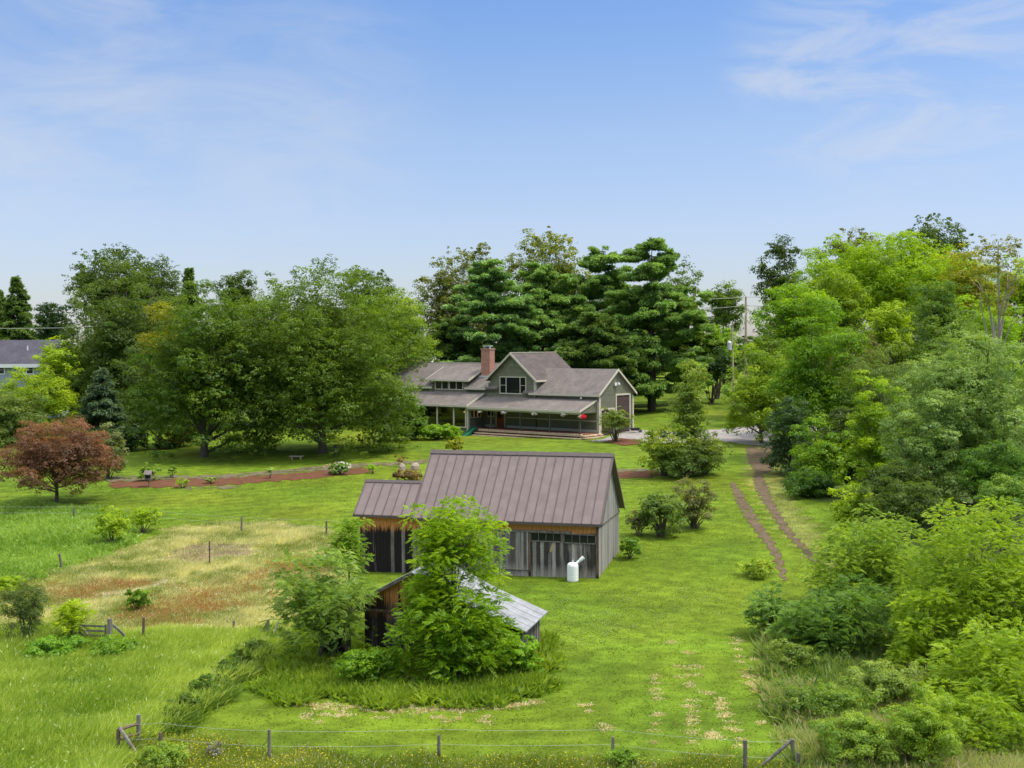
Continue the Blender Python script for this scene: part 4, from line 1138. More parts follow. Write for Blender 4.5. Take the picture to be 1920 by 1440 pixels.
for px in (2, 56, 115):
    u = atY(px, 690, Yn - 4.2)[0] - c[0]; window(nb, u - .6, u + .6, ze - 1.8, ze - .45, -4.2, (), ((ze - 1.1, u - .48, u + .48),), .14, M_WHITE)
for px, lab in ():
    pass
wr = thing('overhead_wire', 'thin power line crossing in front of the far left conifers', 'wire', tuple(atY(-80, 613, 178)))
m = MB(); p0 = atY(-80, 612, 178); m.tube([tuple(atY(x, y, 178) - p0) for x, y in ((-80, 612), (20, 615), (110, 614), (240, 608))], .04, 4, False); m.build('wire', M_WIRE, wr)

# birdhouse, chair, stone slab, rocks
B = gnd(279, 914); mp_ = B[1] / FPX
bh = thing('birdhouse', 'grey wooden feeder house on a thin post in the mulch bed', 'birdhouse', tuple(B))
m = MB(); m.tube([(0, 0, -.2), (0, 0, 16 * mp_)], .05, 6); m.build('post', M_OLDPOST, bh)
z0 = 15 * mp_; w = 7 * mp_
m = MB(); m.box(-w * .8, w * .8, -.3, .3, z0, z0 + .08); m.box(-w * .8, -w * .72, -.28, .28, z0 + .08, z0 + .45); m.box(w * .72, w * .8, -.28, .28, z0 + .08, z0 + .45); m.box(-w * .7, w * .7, .2, .28, z0 + .08, z0 + .5); m.build('house_box', M_OLDPOST, bh)
m = MB(); m.ext_u([(-.45, z0 + .42), (0, z0 + .75), (0, z0 + .8), (-.45, z0 + .47)], -w * 1.05, w * 1.05); m.ext_u([(.002, z0 + .75), (.45, z0 + .42), (.45, z0 + .47), (.002, z0 + .8)], -w * 1.05, w * 1.05); m.build('roof', M_OLDPOST, bh)
B = gnd(629, 856); k = B[1] / FPX
ch = thing('garden_chair', 'dark slatted garden chair with rounded back beneath the big maple', 'chair', tuple(B), .15)
m = MB()
for i in range(5): h = 23 * k - abs(i - 2) ** 2 * .07; m.prism([(-.32 + i * .13, .1, .35), (-.21 + i * .13, .1, .35), (-.21 + i * .13, .13, .35), (-.32 + i * .13, .13, .35)], [(-.32 + i * .13, .4, h), (-.21 + i * .13, .4, h), (-.21 + i * .13, .43, h), (-.32 + i * .13, .43, h)])
m.build('backrest', M_DARKCHAIR, ch)
m = MB(); m.prism([(-.33, -.5, .42), (.33, -.5, .42), (.33, -.5, .46), (-.33, -.5, .46)], [(-.33, .12, .33), (.33, .12, .33), (.33, .12, .37), (-.33, .12, .37)]); m.build('seat', M_DARKCHAIR, ch)
for q in (-.42, .32):
    m = MB(); m.box(q, q + .1, -.55, .3, .62, .66); m.build('armrest', M_DARKCHAIR, ch)
    m = MB(); m.box(q + .02, q + .08, -.5, -.4, -.1, .62); m.build('leg', M_DARKCHAIR, ch); m = MB(); m.prism([(q + .02, .1, .3), (q + .08, .1, .3), (q + .08, .2, .3), (q + .02, .2, .3)], [(q + .02, .5, -.1), (q + .08, .5, -.1), (q + .08, .6, -.1), (q + .02, .6, -.1)]); m.build('leg', M_DARKCHAIR, ch)
B = gnd(556, 862); sb = thing('stone_bench', 'low flat stone bench in the maple shade', 'bench', tuple(B))
m = MB(); m.box(-.72, .72, -.25, .25, .3, .4); m.build('seat', M_STONE, sb)
for q in (-.5, .38):
    m = MB(); m.box(q, q + .14, -.2, .2, -.1, .3); m.build('leg', M_STONE, sb)
for i, (px, py, r, lab) in enumerate(((754, 877, .30, 'flat pinkish boulder left of the two behind the lean-to roof'), (778, 875, .38, 'larger rounded pinkish boulder behind the lean-to roof'))):
    B = gnd(px, py + 6); rs = np.random.RandomState(i); m = MB(); m.lathe([(r * .8, -.2), (r, .1), (r * .95, .4), (r * .6, .62), (r * .2, .68)], 11); m.v = [(x * (1.15 + rs.uniform(-.1, .1)), y * (1 + rs.uniform(-.1, .1)), z + rs.uniform(-.05, .05)) for x, y, z in m.v]
    tag(m.build('boulder', M_STONE), lab, 'boulder', 'pinkish boulders in the flower bed').location = tuple(B)
B = gnd(1190, 812)
wd = thing('wheelbarrow', 'small dark wheelbarrow parked at the garage corner', 'wheelbarrow', tuple(B), .4)
m = MB(); m.prism([(-.35, -.25, .3), (.35, -.25, .3), (.35, .25, .3), (-.35, .25, .3)], [(-.55, -.35, .6), (.6, -.35, .6), (.6, .35, .6), (-.55, .35, .6)]); m.build('tray', M_DARKCHAIR, wd)
m = MB(); m.tube([(.75, -.05, .2), (.75, .05, .2)], .2, 14); m.build('wheel', M_DARKPOST, wd)
m = MB(); m.tube([(.75, -.1, .2), (-.9, -.25, .55)], .03, 5); m.tube([(.75, .1, .2), (-.9, .25, .55)], .03, 5); m.build('handle', M_OLDPOST, wd)
# ------------------------------------------------------------------ trees and shrubs
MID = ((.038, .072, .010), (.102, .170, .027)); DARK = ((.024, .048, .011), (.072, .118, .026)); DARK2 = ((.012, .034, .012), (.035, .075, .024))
YEL = ((.10, .18, .012), (.23, .32, .022)); BRI = ((.062, .135, .010), (.155, .27, .016)); OLI = ((.05, .075, .016), (.13, .15, .034))
GRY = ((.056, .110, .032), (.185, .280, .118)); PIN = ((.044, .094, .036), (.155, .255, .105)); SPR = ((.028, .060, .022), (.09, .145, .048)); BLU = ((.025, .052, .04), (.09, .135, .11))
MAR = ((.07, .042, .034), (.175, .092, .08)); ASHX = ((.055, .13, .010), (.16, .275, .022)); SUM = ((.046, .106, .020), (.135, .235, .066)); TWG = ((.07, .085, .04), (.15, .17, .085))
BACK = 'trees behind the house and lawn'; RW = 'trees of the wood on the right'


def yellow_side(P, C, R, rs):
    d = (P - C) / R; return np.where((d[:, 0] < -.45) & (d[:, 2] > .15) & (d[:, 2] < .7), .75, 0) + rs.normal(0, .12, len(P))


def tips(P, C, R, rs): return np.minimum(np.clip((P - C)[:, 2] / R[2], 0, 1) * .3 + rs.normal(0, .12, len(P)), .49)


V_ = veg
# left background
V_('spruce', 'spruce_tree', 'slim dark conifer alone above the slate roof', 'tree', 32, 517, 40, 655, *SPR, Y=225, group=BACK)
V_('spruce', 'spruce_tree', 'dark conifer cut by the left edge of the picture', 'tree', -6, 538, 36, 655, *SPR, Y=232, group=BACK)
V_('broad', 'maple_tree', 'tallest dark maple of the left tree line with an airy top', 'tree', 205, 458, 88, 640, *DARK, Y=200, group=BACK, sprigs=26, cover=.75)
V_('broad', 'maple_tree', 'small dark round tree on the left slope of the tall maple', 'tree', 96, 566, 38, 660, *DARK2, Y=205, group=BACK)
V_('broad', 'maple_tree', 'mid green tree on the right shoulder of the tallest left maple', 'tree', 285, 480, 60, 640, *DARK, Y=195, group=BACK)
V_('broad', 'maple_tree', 'dark maple with pale leaf tips right of the neighbour house', 'tree', 235, 522, 100, 795, *DARK, Y=160, group=BACK, rp=(.12, .22), tone_fn=tips, n=170, skirt=50)
V_('spruce', 'spruce_tree', 'small dark conifer tip peeking over the left tree line', 'tree', 355, 500, 22, 600, *SPR, Y=210, group=BACK)
V_('broad', 'maple_tree', 'far dark tree peeking above between the two big maples', 'tree', 445, 506, 44, 620, *DARK, Y=185, group=BACK)
V_('spruce', 'blue_spruce', 'blue green spruce behind the maroon tree', 'tree', 190, 690, 54, 815, *BLU, Y=148, group=BACK)
V_('broad', 'locust_tree', 'yellow green tree covering the right end of the slate roof', 'tree', 112, 634, 46, 730, *YEL, Y=172, group=BACK, cover=.7)
V_('broad', 'locust_tree', 'lime green tree under the neighbour house windows', 'tree', 62, 690, 74, 815, (.075, .14, .010), (.20, .28, .018), Y=152, group=BACK)
V_('broad', 'crab_tree', 'olive bushy tree at the left edge below the neighbour house', 'tree', 20, 732, 62, 850, (.045, .085, .022), (.125, .17, .05), Y=140, group=BACK)
V_('broad', 'oak_tree', 'dark tree with a thick straight trunk left of the twin trunk maple', 'tree', 300, 640, 72, 822, *DARK, py=838, group=BACK, skirt=20)
V_('broad', 'maple_tree', 'maple with a golden patch on its left side and a forked trunk', 'tree', 382, 530, 140, 846, (.028, .066, .011), (.092, .152, .022), py=857, group=BACK, tone_fn=yellow_side, tr=.42, fr=-.1, fork=.22, n=210, dx=6, limbs=18, rp=(.13, .24), skirt=70, inner=.8, cover=1.15)
V_('broad', 'maple_tree', 'broad spreading maple left of the house, widest tree of the lawn', 'tree', 604, 498, 176, 866, *MID, py=850, group=BACK, n=240, sprigs=30, dx=2, limbs=18, tr=.45, fr=-.1, rp=(.13, .25), fork=.2, skirt=110, inner=.8, cover=1.15)
V_('broad', 'maple_tree', 'yellow green maple rising behind the broad one toward the chimney', 'tree', 735, 545, 82, 720, (.055, .115, .012), (.16, .235, .024), Y=158, group=BACK)
V_('broad', 'oak_tree', 'dark twiggy treetop behind the broad maple, left of the pines', 'tree', 690, 505, 60, 640, *DARK, Y=178, group=BACK, sprigs=30, cover=.7)
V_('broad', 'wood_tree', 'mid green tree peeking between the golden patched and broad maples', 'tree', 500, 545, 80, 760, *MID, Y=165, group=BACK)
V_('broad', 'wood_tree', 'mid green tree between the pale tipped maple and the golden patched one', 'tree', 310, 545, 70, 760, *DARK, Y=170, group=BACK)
V_('bush', 'undergrowth_shrub', 'dark shrub beside the straight trunk under the left trees', 'shrub', 245, 795, 34, 850, *DARK2, py=846, group=BACK, depth=.8)
V_('bush', 'red_shrub', 'dark red leaved shrub in shade between the two left trunks', 'shrub', 335, 805, 30, 838, (.05, .02, .014), (.13, .05, .03), py=838)
V_('bush', 'red_shrub', 'dark green low shrub in shade beside the red one', 'shrub', 312, 826, 24, 842, *DARK2, py=842)
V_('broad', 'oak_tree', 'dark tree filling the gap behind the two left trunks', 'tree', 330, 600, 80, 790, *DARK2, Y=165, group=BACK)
# pines and trees behind the house
V_('broad', 'oak_tree', 'olive tree with ragged top left of the pines', 'tree', 845, 468, 72, 740, *OLI, Y=195, group=BACK, sprigs=40, cover=.75, lump=.3)
V_('broad', 'oak_tree', 'ragged reddish olive treetop just above the left pine', 'tree', 905, 455, 36, 640, *OLI, Y=200, group=BACK, sprigs=26, cover=.7, lump=.3)
V_('broad', 'oak_tree', 'tallest olive treetop in the middle above the pines', 'tree', 1030, 438, 72, 640, (.05, .085, .014), (.155, .18, .032), Y=202, group=BACK, sprigs=46, cover=.8, lump=.28)
V_('pine', 'pine_tree', 'silvery white pine behind the chimney', 'tree', 915, 490, 103, 730, (.046, .10, .046), (.165, .275, .135), Y=170, group=BACK)
V_('pine', 'pine_tree', 'dark pine behind the gabled wing of the house', 'tree', 1020, 500, 107, 730, *PIN, Y=176, group=BACK)
V_('pine', 'pine_tree', 'pointed pine right of the tallest olive treetop', 'tree', 1135, 462, 103, 730, *PIN, Y=180, group=BACK)
V_('pine', 'pine_tree', 'large open pine with a bare trunk base right of the garage', 'tree', 1222, 448, 116, 735, *PIN, py=770, group=BACK, tr=.55)
V_('pine', 'pine_tree', 'low dark pine filling behind the garage roof', 'tree', 1110, 590, 94, 735, *SPR, Y=160, group=BACK)
V_('pine', 'pine_tree', 'dark pine low behind the chimney and left wing', 'tree', 850, 600, 78, 740, *SPR, Y=172, group=BACK)
V_('broad', 'oak_tree', 'dark leafy tree filling between the two middle pines', 'tree', 1080, 510, 80, 720, *DARK, Y=200, group=BACK)
V_('broad', 'oak_tree', 'dark leafy tree filling behind the chimney pine', 'tree', 965, 510, 80, 720, *DARK, Y=205, group=BACK)
V_('broad', 'oak_tree', 'dark leafy tree behind the large open pine', 'tree', 1190, 520, 90, 740, *DARK, Y=206, group=BACK)
V_('broad', 'oak_tree', 'thin leafy tree on the right shoulder of the open pine', 'tree', 1278, 490, 36, 620, *MID, Y=185, group=BACK, cover=.5, sprigs=20)
V_('pine', 'pine_tree', 'yellowish low pine bough tree at the right of the pine group', 'tree', 1290, 560, 50, 700, (.03, .07, .016), (.105, .16, .038), Y=178, group=BACK)
V_('broad', 'maple_tree', 'round green tree behind the tan utility pole', 'tree', 1357, 527, 42, 640, *MID, Y=235, group=BACK)
V_('broad', 'fir_tree', 'dark pointed tree rising left of the right hand wood', 'tree', 1463, 452, 44, 640, *DARK, Y=205, group=BACK, sprigs=24, lump=.32)
V_('bush', 'lilac_hedge', 'dark dense rounded bush at the end of the far lawn', 'shrub', 1335, 655, 46, 727, *DARK2, Y=178)
V_('bush', 'lilac_hedge', 'bright green bush above the dark one, below the transformer', 'shrub', 1345, 612, 42, 690, *BRI, Y=190)
V_('bush', 'lilac_hedge', 'green bush between the pines and the far lawn', 'shrub', 1300, 640, 30, 725, *MID, Y=184)
# right wood
V_('broad', 'maple_tree', 'yellow green maple leaning over the driveway', 'tree', 1428, 662, 66, 832, (.065, .13, .012), (.18, .26, .022), Y=122, group=RW, cover=1., lump=.3, skirt=26)
V_('broad', 'ash_tree', 'fresh green tree behind the leaning driveway maple', 'tree', 1490, 520, 84, 735, *BRI, Y=150, group=RW)
V_('broad', 'oak_tree', 'ragged dark treetop on the left crest of the right wood', 'tree', 1600, 428, 60, 600, *OLI, Y=190, group=RW, sprigs=40, cover=.7)
V_('broad', 'locust_tree', 'biggest lime green tree, on the crest of the right wood', 'tree', 1662, 432, 156, 650, (.085, .165, .008), (.185, .285, .016), Y=170, group=RW, n=220)
V_('broad', 'oak_tree', 'dark open crowned tree at the very top of the right wood', 'tree', 1755, 402, 66, 560, *DARK, Y=195, group=RW, cover=.5, sprigs=40)
V_('broad', 'locust_tree', 'lime green tree at the right edge of the picture', 'tree', 1920, 480, 60, 640, *YEL, Y=165, group=RW)
V_('broad', 'elm_tree', 'yellow olive sparse tree behind the pale dead trunk', 'tree', 1815, 462, 62, 640, (.10, .13, .012), (.22, .23, .025), Y=150, group=RW, cover=.55)
V_('broad', 'dying_elm', 'half dead elm with pale bare trunk and thin leaves at upper right', 'tree', 1872, 424, 50, 610, (.07, .085, .012), (.17, .18, .035), Y=128, group=RW, cover=.2, bark=M_BARK_PALE, tr=.3, limbs=9, sprigs=24, fork=.3, fr=.7, n=60, lump=.35)
V_('broad', 'birch_tree', 'dark green feathery birch in the middle of the right wood', 'tree', 1765, 508, 62, 740, (.03, .075, .014), (.10, .17, .036), Y=122, group=RW, bark=M_BARK_PALE, cover=.8, rp=(.12, .22))
V_('broad', 'locust_tree', 'golden green clump in the middle of the right wood', 'tree', 1668, 556, 48, 680, *YEL, Y=135, group=RW)
V_('broad', 'ash_tree', 'tall fresh green ash above the left edge of the right wood', 'tree', 1535, 590, 82, 860, (.045, .11, .010), (.12, .22, .016), Y=110, group=RW, n=150)
V_('broad', 'willow_tree', 'soft grey green willow between the ash and the birch', 'tree', 1650, 640, 84, 860, (.05, .095, .022), (.135, .195, .055), Y=106, group=RW, aspect=.3)
V_('broad', 'willow_tree', 'grey green willow below the feathery birch', 'tree', 1735, 660, 76, 860, (.04, .085, .022), (.115, .17, .055), Y=100, group=RW, aspect=.3)
V_('broad', 'elder_tree', 'brownish twiggy tree in the gap right of the fresh ash', 'tree', 1605, 620, 50, 760, (.06, .065, .03), (.12, .125, .06), Y=125, group=RW, cover=.5, limbs=18)
V_('broad', 'poplar_tree', 'big silvery green poplar at the right edge', 'tree', 1835, 596, 150, 960, *GRY, Y=80, group=RW, n=230, rp=(.11, .22), lump=.26)
V_('broad', 'poplar_tree', 'silvery poplar branch mass below the big poplar', 'tree', 1745, 725, 92, 965, *GRY, Y=77, group=RW, rp=(.13, .24), lump=.25)
V_('broad', 'maple_tree', 'bright yellow green young maple at the left of the silvery poplar', 'tree', 1640, 722, 58, 925, (.075, .155, .010), (.20, .30, .018), Y=88, group=RW, lump=.3)
V_('broad', 'maple_tree', 'bright green young maple beside the dirt track edge', 'tree', 1540, 800, 56, 930, (.05, .12, .010), (.15, .25, .018), Y=96, group=RW, lump=.3)
V_('broad', 'cedar_tree', 'dark blue green tree at the end of the driveway', 'tree', 1482, 745, 46, 905, (.016, .045, .020), (.055, .10, .045), Y=101, group=RW, cover=1.1)
V_('bush', 'hedge_shrub', 'dark low shrubs at the foot of the wood by the track', 'shrub', 1520, 880, 52, 942, (.022, .06, .014), (.075, .15, .028), Y=90, group=RW)
V_('bush', 'hedge_shrub', 'dark vine covered thicket at the right edge above the ash', 'shrub', 1880, 820, 80, 960, (.022, .062, .012), (.085, .17, .026), Y=72, group=RW)
V_('bush', 'hedge_shrub', 'dark brush under the silvery poplar', 'shrub', 1690, 860, 60, 960, *DARK, Y=74, group=RW)
V_('bush', 'hedge_shrub', 'pale green vines at the right edge just above the ash', 'shrub', 1890, 890, 56, 965, (.05, .11, .022), (.15, .24, .06), Y=66, group=RW)
V_('broad', 'box_elder', 'small bright yellow green tree left of the silvery poplar base', 'tree', 1602, 905, 44, 1010, *YEL, Y=70, group=RW, leafpx=2.6)
V_('frond', 'sumac_tree', 'pale fresh green ash sapling mass beside the mown field', 'tree', 1630, 958, 116, 1180, (.075, .145, .02), (.215, .315, .06), Y=58, group=RW, s=.34, cover=.9, n=110)
V_('frond', 'sumac_tree', 'dark green sumac thicket in front of the pale ash saplings', 'tree', 1592, 1075, 114, 1275, *SUM, Y=51, group=RW, s=.5, cover=1.0, n=70, lw=.26, pairs=6)
V_('frond', 'sumac_tree', 'small sumac standing out into the mown field', 'tree', 1446, 1104, 50, 1195, (.05, .115, .028), (.14, .24, .085), Y=54.5, group=RW, s=.42, n=36)
V_('frond', 'sumac_tree', 'sumac sapling between the small one and the dark thicket', 'tree', 1500, 1145, 50, 1235, *SUM, Y=51.5, group=RW, s=.45, n=40)
V_('frond', 'ash_tree', 'large yellow green ash at the right edge', 'tree', 1848, 935, 165, 1310, (.095, .17, .012), (.215, .315, .035), Y=49, group=RW, s=.30, n=170, cover=.85)
V_('frond', 'ash_tree', 'young ash left of the large yellow green one', 'tree', 1750, 1100, 90, 1320, (.085, .16, .012), (.225, .33, .03), Y=47, group=RW, s=.30, n=80)
V_('frond', 'ash_tree', 'nearest ash, filling the lower right corner', 'tree', 1885, 1140, 140, 1500, (.095, .17, .012), (.215, .315, .035), Y=42, group=RW, s=.30, n=130, cover=.85)
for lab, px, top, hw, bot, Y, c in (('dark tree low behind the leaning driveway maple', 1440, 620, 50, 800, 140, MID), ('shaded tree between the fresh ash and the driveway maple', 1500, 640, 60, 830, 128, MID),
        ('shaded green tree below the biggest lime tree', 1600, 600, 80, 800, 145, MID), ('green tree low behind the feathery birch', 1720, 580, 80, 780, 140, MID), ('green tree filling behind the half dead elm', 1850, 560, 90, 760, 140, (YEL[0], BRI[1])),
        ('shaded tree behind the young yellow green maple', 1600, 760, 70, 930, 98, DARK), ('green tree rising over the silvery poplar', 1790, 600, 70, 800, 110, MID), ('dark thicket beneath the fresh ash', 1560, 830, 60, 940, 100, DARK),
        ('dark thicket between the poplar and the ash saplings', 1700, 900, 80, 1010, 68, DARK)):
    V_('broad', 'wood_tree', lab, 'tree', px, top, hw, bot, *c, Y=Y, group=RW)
V_('bush', 'brush_shrub', 'leafy green shrub in the dry brush below the sumac thicket', 'shrub', 1500, 1285, 50, 1345, (.05, .10, .02), (.15, .22, .06), py=1350, cover=.8)
V_('bush', 'brush_shrub', 'bright green shrub near the right end of the bottom fence', 'shrub', 1605, 1325, 78, 1440, (.07, .14, .02), (.20, .285, .06), py=1446, cover=.9, lump=.42)
V_('bush', 'brush_shrub', 'leafy shrub at the foot of the nearest ash', 'shrub', 1730, 1300, 84, 1440, (.07, .14, .015), (.20, .29, .04), py=1450, cover=.9, lump=.42)
V_('bush', 'brush_shrub', 'pale green shrub between the sumac thicket and the nearest ash', 'shrub', 1660, 1240, 74, 1325, (.07, .13, .03), (.20, .27, .08), py=1332, cover=.9, lump=.42)
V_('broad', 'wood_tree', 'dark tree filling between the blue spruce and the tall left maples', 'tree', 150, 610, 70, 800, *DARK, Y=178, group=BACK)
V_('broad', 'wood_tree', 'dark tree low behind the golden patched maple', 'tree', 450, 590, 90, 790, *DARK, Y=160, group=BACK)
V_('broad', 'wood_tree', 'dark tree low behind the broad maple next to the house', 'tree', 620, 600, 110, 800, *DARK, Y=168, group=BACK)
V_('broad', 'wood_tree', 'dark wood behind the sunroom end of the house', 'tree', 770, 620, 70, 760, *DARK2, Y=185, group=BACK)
V_('frond', 'ash_tree', 'yellow green ash foliage at the bottom right corner', 'tree', 1840, 1290, 110, 1500, (.085, .16, .012), (.20, .30, .035), Y=39, group=RW, s=.30, n=90, cover=.95)
V_('frond', 'ash_tree', 'ash foliage low between the nearest ash and the dry brush', 'tree', 1765, 1240, 70, 1400, (.075, .15, .012), (.20, .30, .03), Y=43.5, group=RW, s=.30, n=60, cover=.95)
V_('broad', 'locust_tree', 'lime green tree between the biggest lime tree and the right edge', 'tree', 1800, 468, 96, 660, (.085, .165, .008), (.19, .285, .016), Y=158, group=RW)
V_('broad', 'locust_tree', 'olive green tree under the crest, left of the biggest lime tree', 'tree', 1560, 490, 70, 690, (.07, .13, .010), (.18, .27, .018), Y=160, group=RW)
V_('bush', 'brush_shrub', 'grey green leafy shrub at the left edge of the dry brush', 'shrub', 1480, 1200, 44, 1255, (.06, .11, .022), (.17, .24, .06), py=1262, cover=.8)
V_('bush', 'brush_shrub', 'leafy green shrub in the middle of the dry brush', 'shrub', 1570, 1280, 66, 1352, (.06, .12, .02), (.17, .26, .05), py=1358, cover=.85, lump=.42)
# shrubs on the lawn
V_('broad', 'red_maple', 'maroon leaved ornamental tree on the left lawn', 'tree', 106, 788, 104, 922, *MAR, py=945, lump=.22, n=150, rp=(.14, .26), cover=1.4, tr=.16, dx=4, limbs=16, aspect=.45, leafpx=2.)
V_('bush', 'grey_shrub', 'grey green upright shrub just right of the maroon tree', 'shrub', 203, 800, 33, 892, (.06, .085, .04), (.16, .19, .11), py=898)
V_('bush', 'round_shrub', 'round multi stemmed shrub before the garage door', 'shrub', 1154, 764, 33, 812, (.05, .09, .02), (.15, .20, .06), py=829, limbs=14, cover=.7)
V_('bush', 'foundation_shrub', 'bright green low bush beneath the sunroom windows', 'shrub', 822, 796, 42, 822, *BRI, py=824, cover=1.1)
V_('bush', 'foundation_shrub', 'dark bush at the house wall next to the broad maple', 'shrub', 742, 770, 38, 824, *DARK, py=826)
V_('pine', 'hemlock_tree', 'feathery green hemlock boughs in front of the sunroom', 'tree', 768, 742, 30, 815, (.04, .09, .025), (.13, .21, .07), py=824)
V_('bush', 'yellow_shrub', 'small yellow tinged shrub on the lawn above the barn roof', 'shrub', 852, 821, 20, 846, (.09, .13, .015), (.25, .26, .04), py=848, cover=.7)
V_('bush', 'lilac_shrub', 'yellow green lilac clump above the barn gable', 'shrub', 1246, 793, 54, 890, (.06, .115, .012), (.20, .26, .03), py=893, cover=.7, limbs=16)
V_('broad', 'poplar_sapling', 'slender pale tipped young tree among the lilacs', 'tree', 1292, 672, 34, 880, (.055, .105, .018), (.17, .235, .06), py=886, tone_fn=tips, rp=(.2, .4), lump=.3)
V_('bush', 'lilac_shrub', 'grey twiggy lilac right of the slender young tree', 'shrub', 1322, 806, 48, 888, (.05, .09, .022), (.15, .20, .06), py=890, limbs=22, cover=.6)
V_('bush', 'lilac_shrub', 'dark low lilac in the middle of the clump', 'shrub', 1285, 832, 58, 892, (.025, .055, .014), (.085, .135, .035), py=895, limbs=24, cover=.55)
V_('bush', 'field_shrub', 'leafy dark based shrub right of the barn', 'shrub', 1240, 914, 46, 1004, (.04, .085, .02), (.13, .19, .055), py=1007, limbs=18, cover=.85)
V_('bush', 'field_shrub', 'tall thin twiggy shrub right of the leafy one', 'shrub', 1303, 894, 42, 986, *TWG, py=992, limbs=30, cover=.7)
V_('bush', 'field_shrub', 'small sparse shrub close to the barn gable', 'shrub', 1196, 950, 28, 1002, *TWG, py=1004, limbs=14, cover=.55)
V_('bush', 'field_weeds', 'leafy weeds at the back corner of the barn', 'shrub', 1180, 1005, 22, 1045, (.05, .12, .015), (.13, .23, .04), py=1048)
V_('bush', 'field_weeds', 'low yellow tinged weed mound on the mown field beside the track', 'shrub', 1418, 1048, 34, 1082, (.10, .17, .015), (.24, .31, .05), py=1082, cover=.8)
# around the old shed
V_('frond', 'ash_tree', 'bright ash tree growing in front of the old shed', 'tree', 848, 934, 90, 1112, (.075, .155, .010), (.205, .315, .018), py=1268, s=.32, n=90, lump=.28, cover=1.1, tr=.12, dx=0, bark=M_BARK)
V_('frond', 'ash_tree', 'middle ash stem between the tall ash and the thicket at the shed', 'tree', 806, 1045, 60, 1225, (.07, .15, .010), (.20, .31, .018), py=1272, s=.34, n=70, lump=.25, cover=.95)
V_('frond', 'ash_tree', 'wide lower ash thicket hiding the shed front', 'tree', 856, 1106, 128, 1300, (.055, .13, .010), (.165, .275, .016), py=1288, s=.40, n=90, cover=.85, lump=.25, depth=.5)
V_('frond', 'sumac_tree', 'grey green sumac thicket left of the old shed', 'tree', 604, 1024, 94, 1262, (.06, .125, .026), (.185, .275, .09), py=1252, s=.46, n=90, cover=.8, lump=.38, pairs=6, lw=.24)
V_('frond', 'sumac_tree', 'small sumac by the left corner of the barn lean-to', 'tree', 655, 968, 34, 1090, (.06, .13, .015), (.16, .26, .04), py=1150, s=.38, n=36)
V_('bush', 'yellow_sapling', 'yellow leaved sapling against the shed wall', 'shrub', 725, 1152, 24, 1210, (.12, .18, .010), (.26, .31, .03), py=1236, cover=.6)
V_('bush', 'vine_bush', 'round broad leaved bush at the right corner of the old shed', 'shrub', 978, 1188, 38, 1272, (.05, .13, .008), (.17, .30, .016), py=1276, leafpx=4.2, cover=1.)
V_('bush', 'shed_weeds', 'leafy green weeds spreading before the old shed', 'shrub', 690, 1205, 66, 1296, (.055, .13, .010), (.155, .27, .02), py=1290, cover=.9, depth=.7)
# pasture shrubs
V_('bush', 'lime_shrub', 'lime green shrub at the edge of the dry pasture', 'shrub', 210, 950, 32, 1015, *YEL, py=1022, cover=.8, lump=.3)
V_('bush', 'lime_shrub', 'lime green vine draped over a fence post', 'shrub', 270, 950, 30, 992, *YEL, py=1000, cover=.7, lump=.35)
V_('bush', 'pasture_shrub', 'single round dark green bush on the reddish grass', 'shrub', 258, 1100, 26, 1146, (.04, .10, .010), (.13, .22, .028), py=1147)
V_('bush', 'willow_shrub', 'dark grey green willow bush at the left edge of the pasture', 'shrub', 46, 1078, 42, 1205, (.035, .07, .02), (.12, .165, .06), py=1210, limbs=18, aspect=.35)
V_('bush', 'lime_shrub', 'lime green shrub at the left edge behind the willow bush', 'shrub', 12, 1078, 34, 1120, *YEL, py=1128)
V_('frond', 'lime_tree', 'small lime green locust tree beside the grey gate', 'tree', 134, 1122, 34, 1195, (.12, .20, .010), (.27, .36, .02), py=1212, s=.34, n=40, cover=.7)
V_('bush', 'gate_weeds', 'leafy green weeds below the lime green locust', 'shrub', 105, 1195, 52, 1230, (.055, .14, .014), (.15, .28, .04), py=1230)
V_('bush', 'gate_weeds', 'leafy green weeds in front of the grey gate', 'shrub', 215, 1196, 54, 1228, (.05, .12, .012), (.145, .25, .03), py=1230)
V_('bush', 'ditch_shrub', 'dark scrub at the right edge of the tall green grass', 'shrub', 425, 1236, 26, 1276, (.03, .075, .014), (.09, .165, .03), py=1278)
V_('bush', 'ditch_shrub', 'dark scrub lower along the edge of the tall green grass', 'shrub', 385, 1268, 28, 1310, (.03, .075, .014), (.09, .165, .03), py=1312)
V_('bush', 'ditch_shrub', 'dark scrub near the braced post', 'shrub', 478, 1196, 26, 1232, (.04, .085, .02), (.12, .18, .045), py=1234)
V_('bush', 'ditch_shrub', 'dark scrub halfway along the edge of the tall green grass', 'shrub', 452, 1216, 24, 1254, (.04, .085, .016), (.12, .19, .035), py=1256)
V_('bush', 'ditch_shrub', 'dark scrub at the lower end of the tall grass edge', 'shrub', 348, 1296, 28, 1336, (.04, .085, .016), (.12, .19, .035), py=1338)
V_('bush', 'ditch_shrub', 'low dark scrub beside the mown strip, between two taller ones', 'shrub', 412, 1264, 22, 1296, (.04, .085, .016), (.12, .19, .035), py=1298)
V_('bush', 'ditch_shrub', 'small scrub just above the brown fence corner', 'shrub', 320, 1326, 22, 1354, (.04, .085, .016), (.12, .19, .035), py=1356)
blades('ditch_weeds', 'dark weedy strip along the edge of the tall green grass', 'weeds', in_poly_points(np.random.RandomState(5), [band([(512, 1186), (470, 1240), (415, 1292), (350, 1345), (300, 1380)], [.6, .9, 1., .9, .5])], 1300), (.3, .75), .07, (.08, .15, .014), (.22, .33, .05), 41, .7, (.1, -.1), 6, .2)
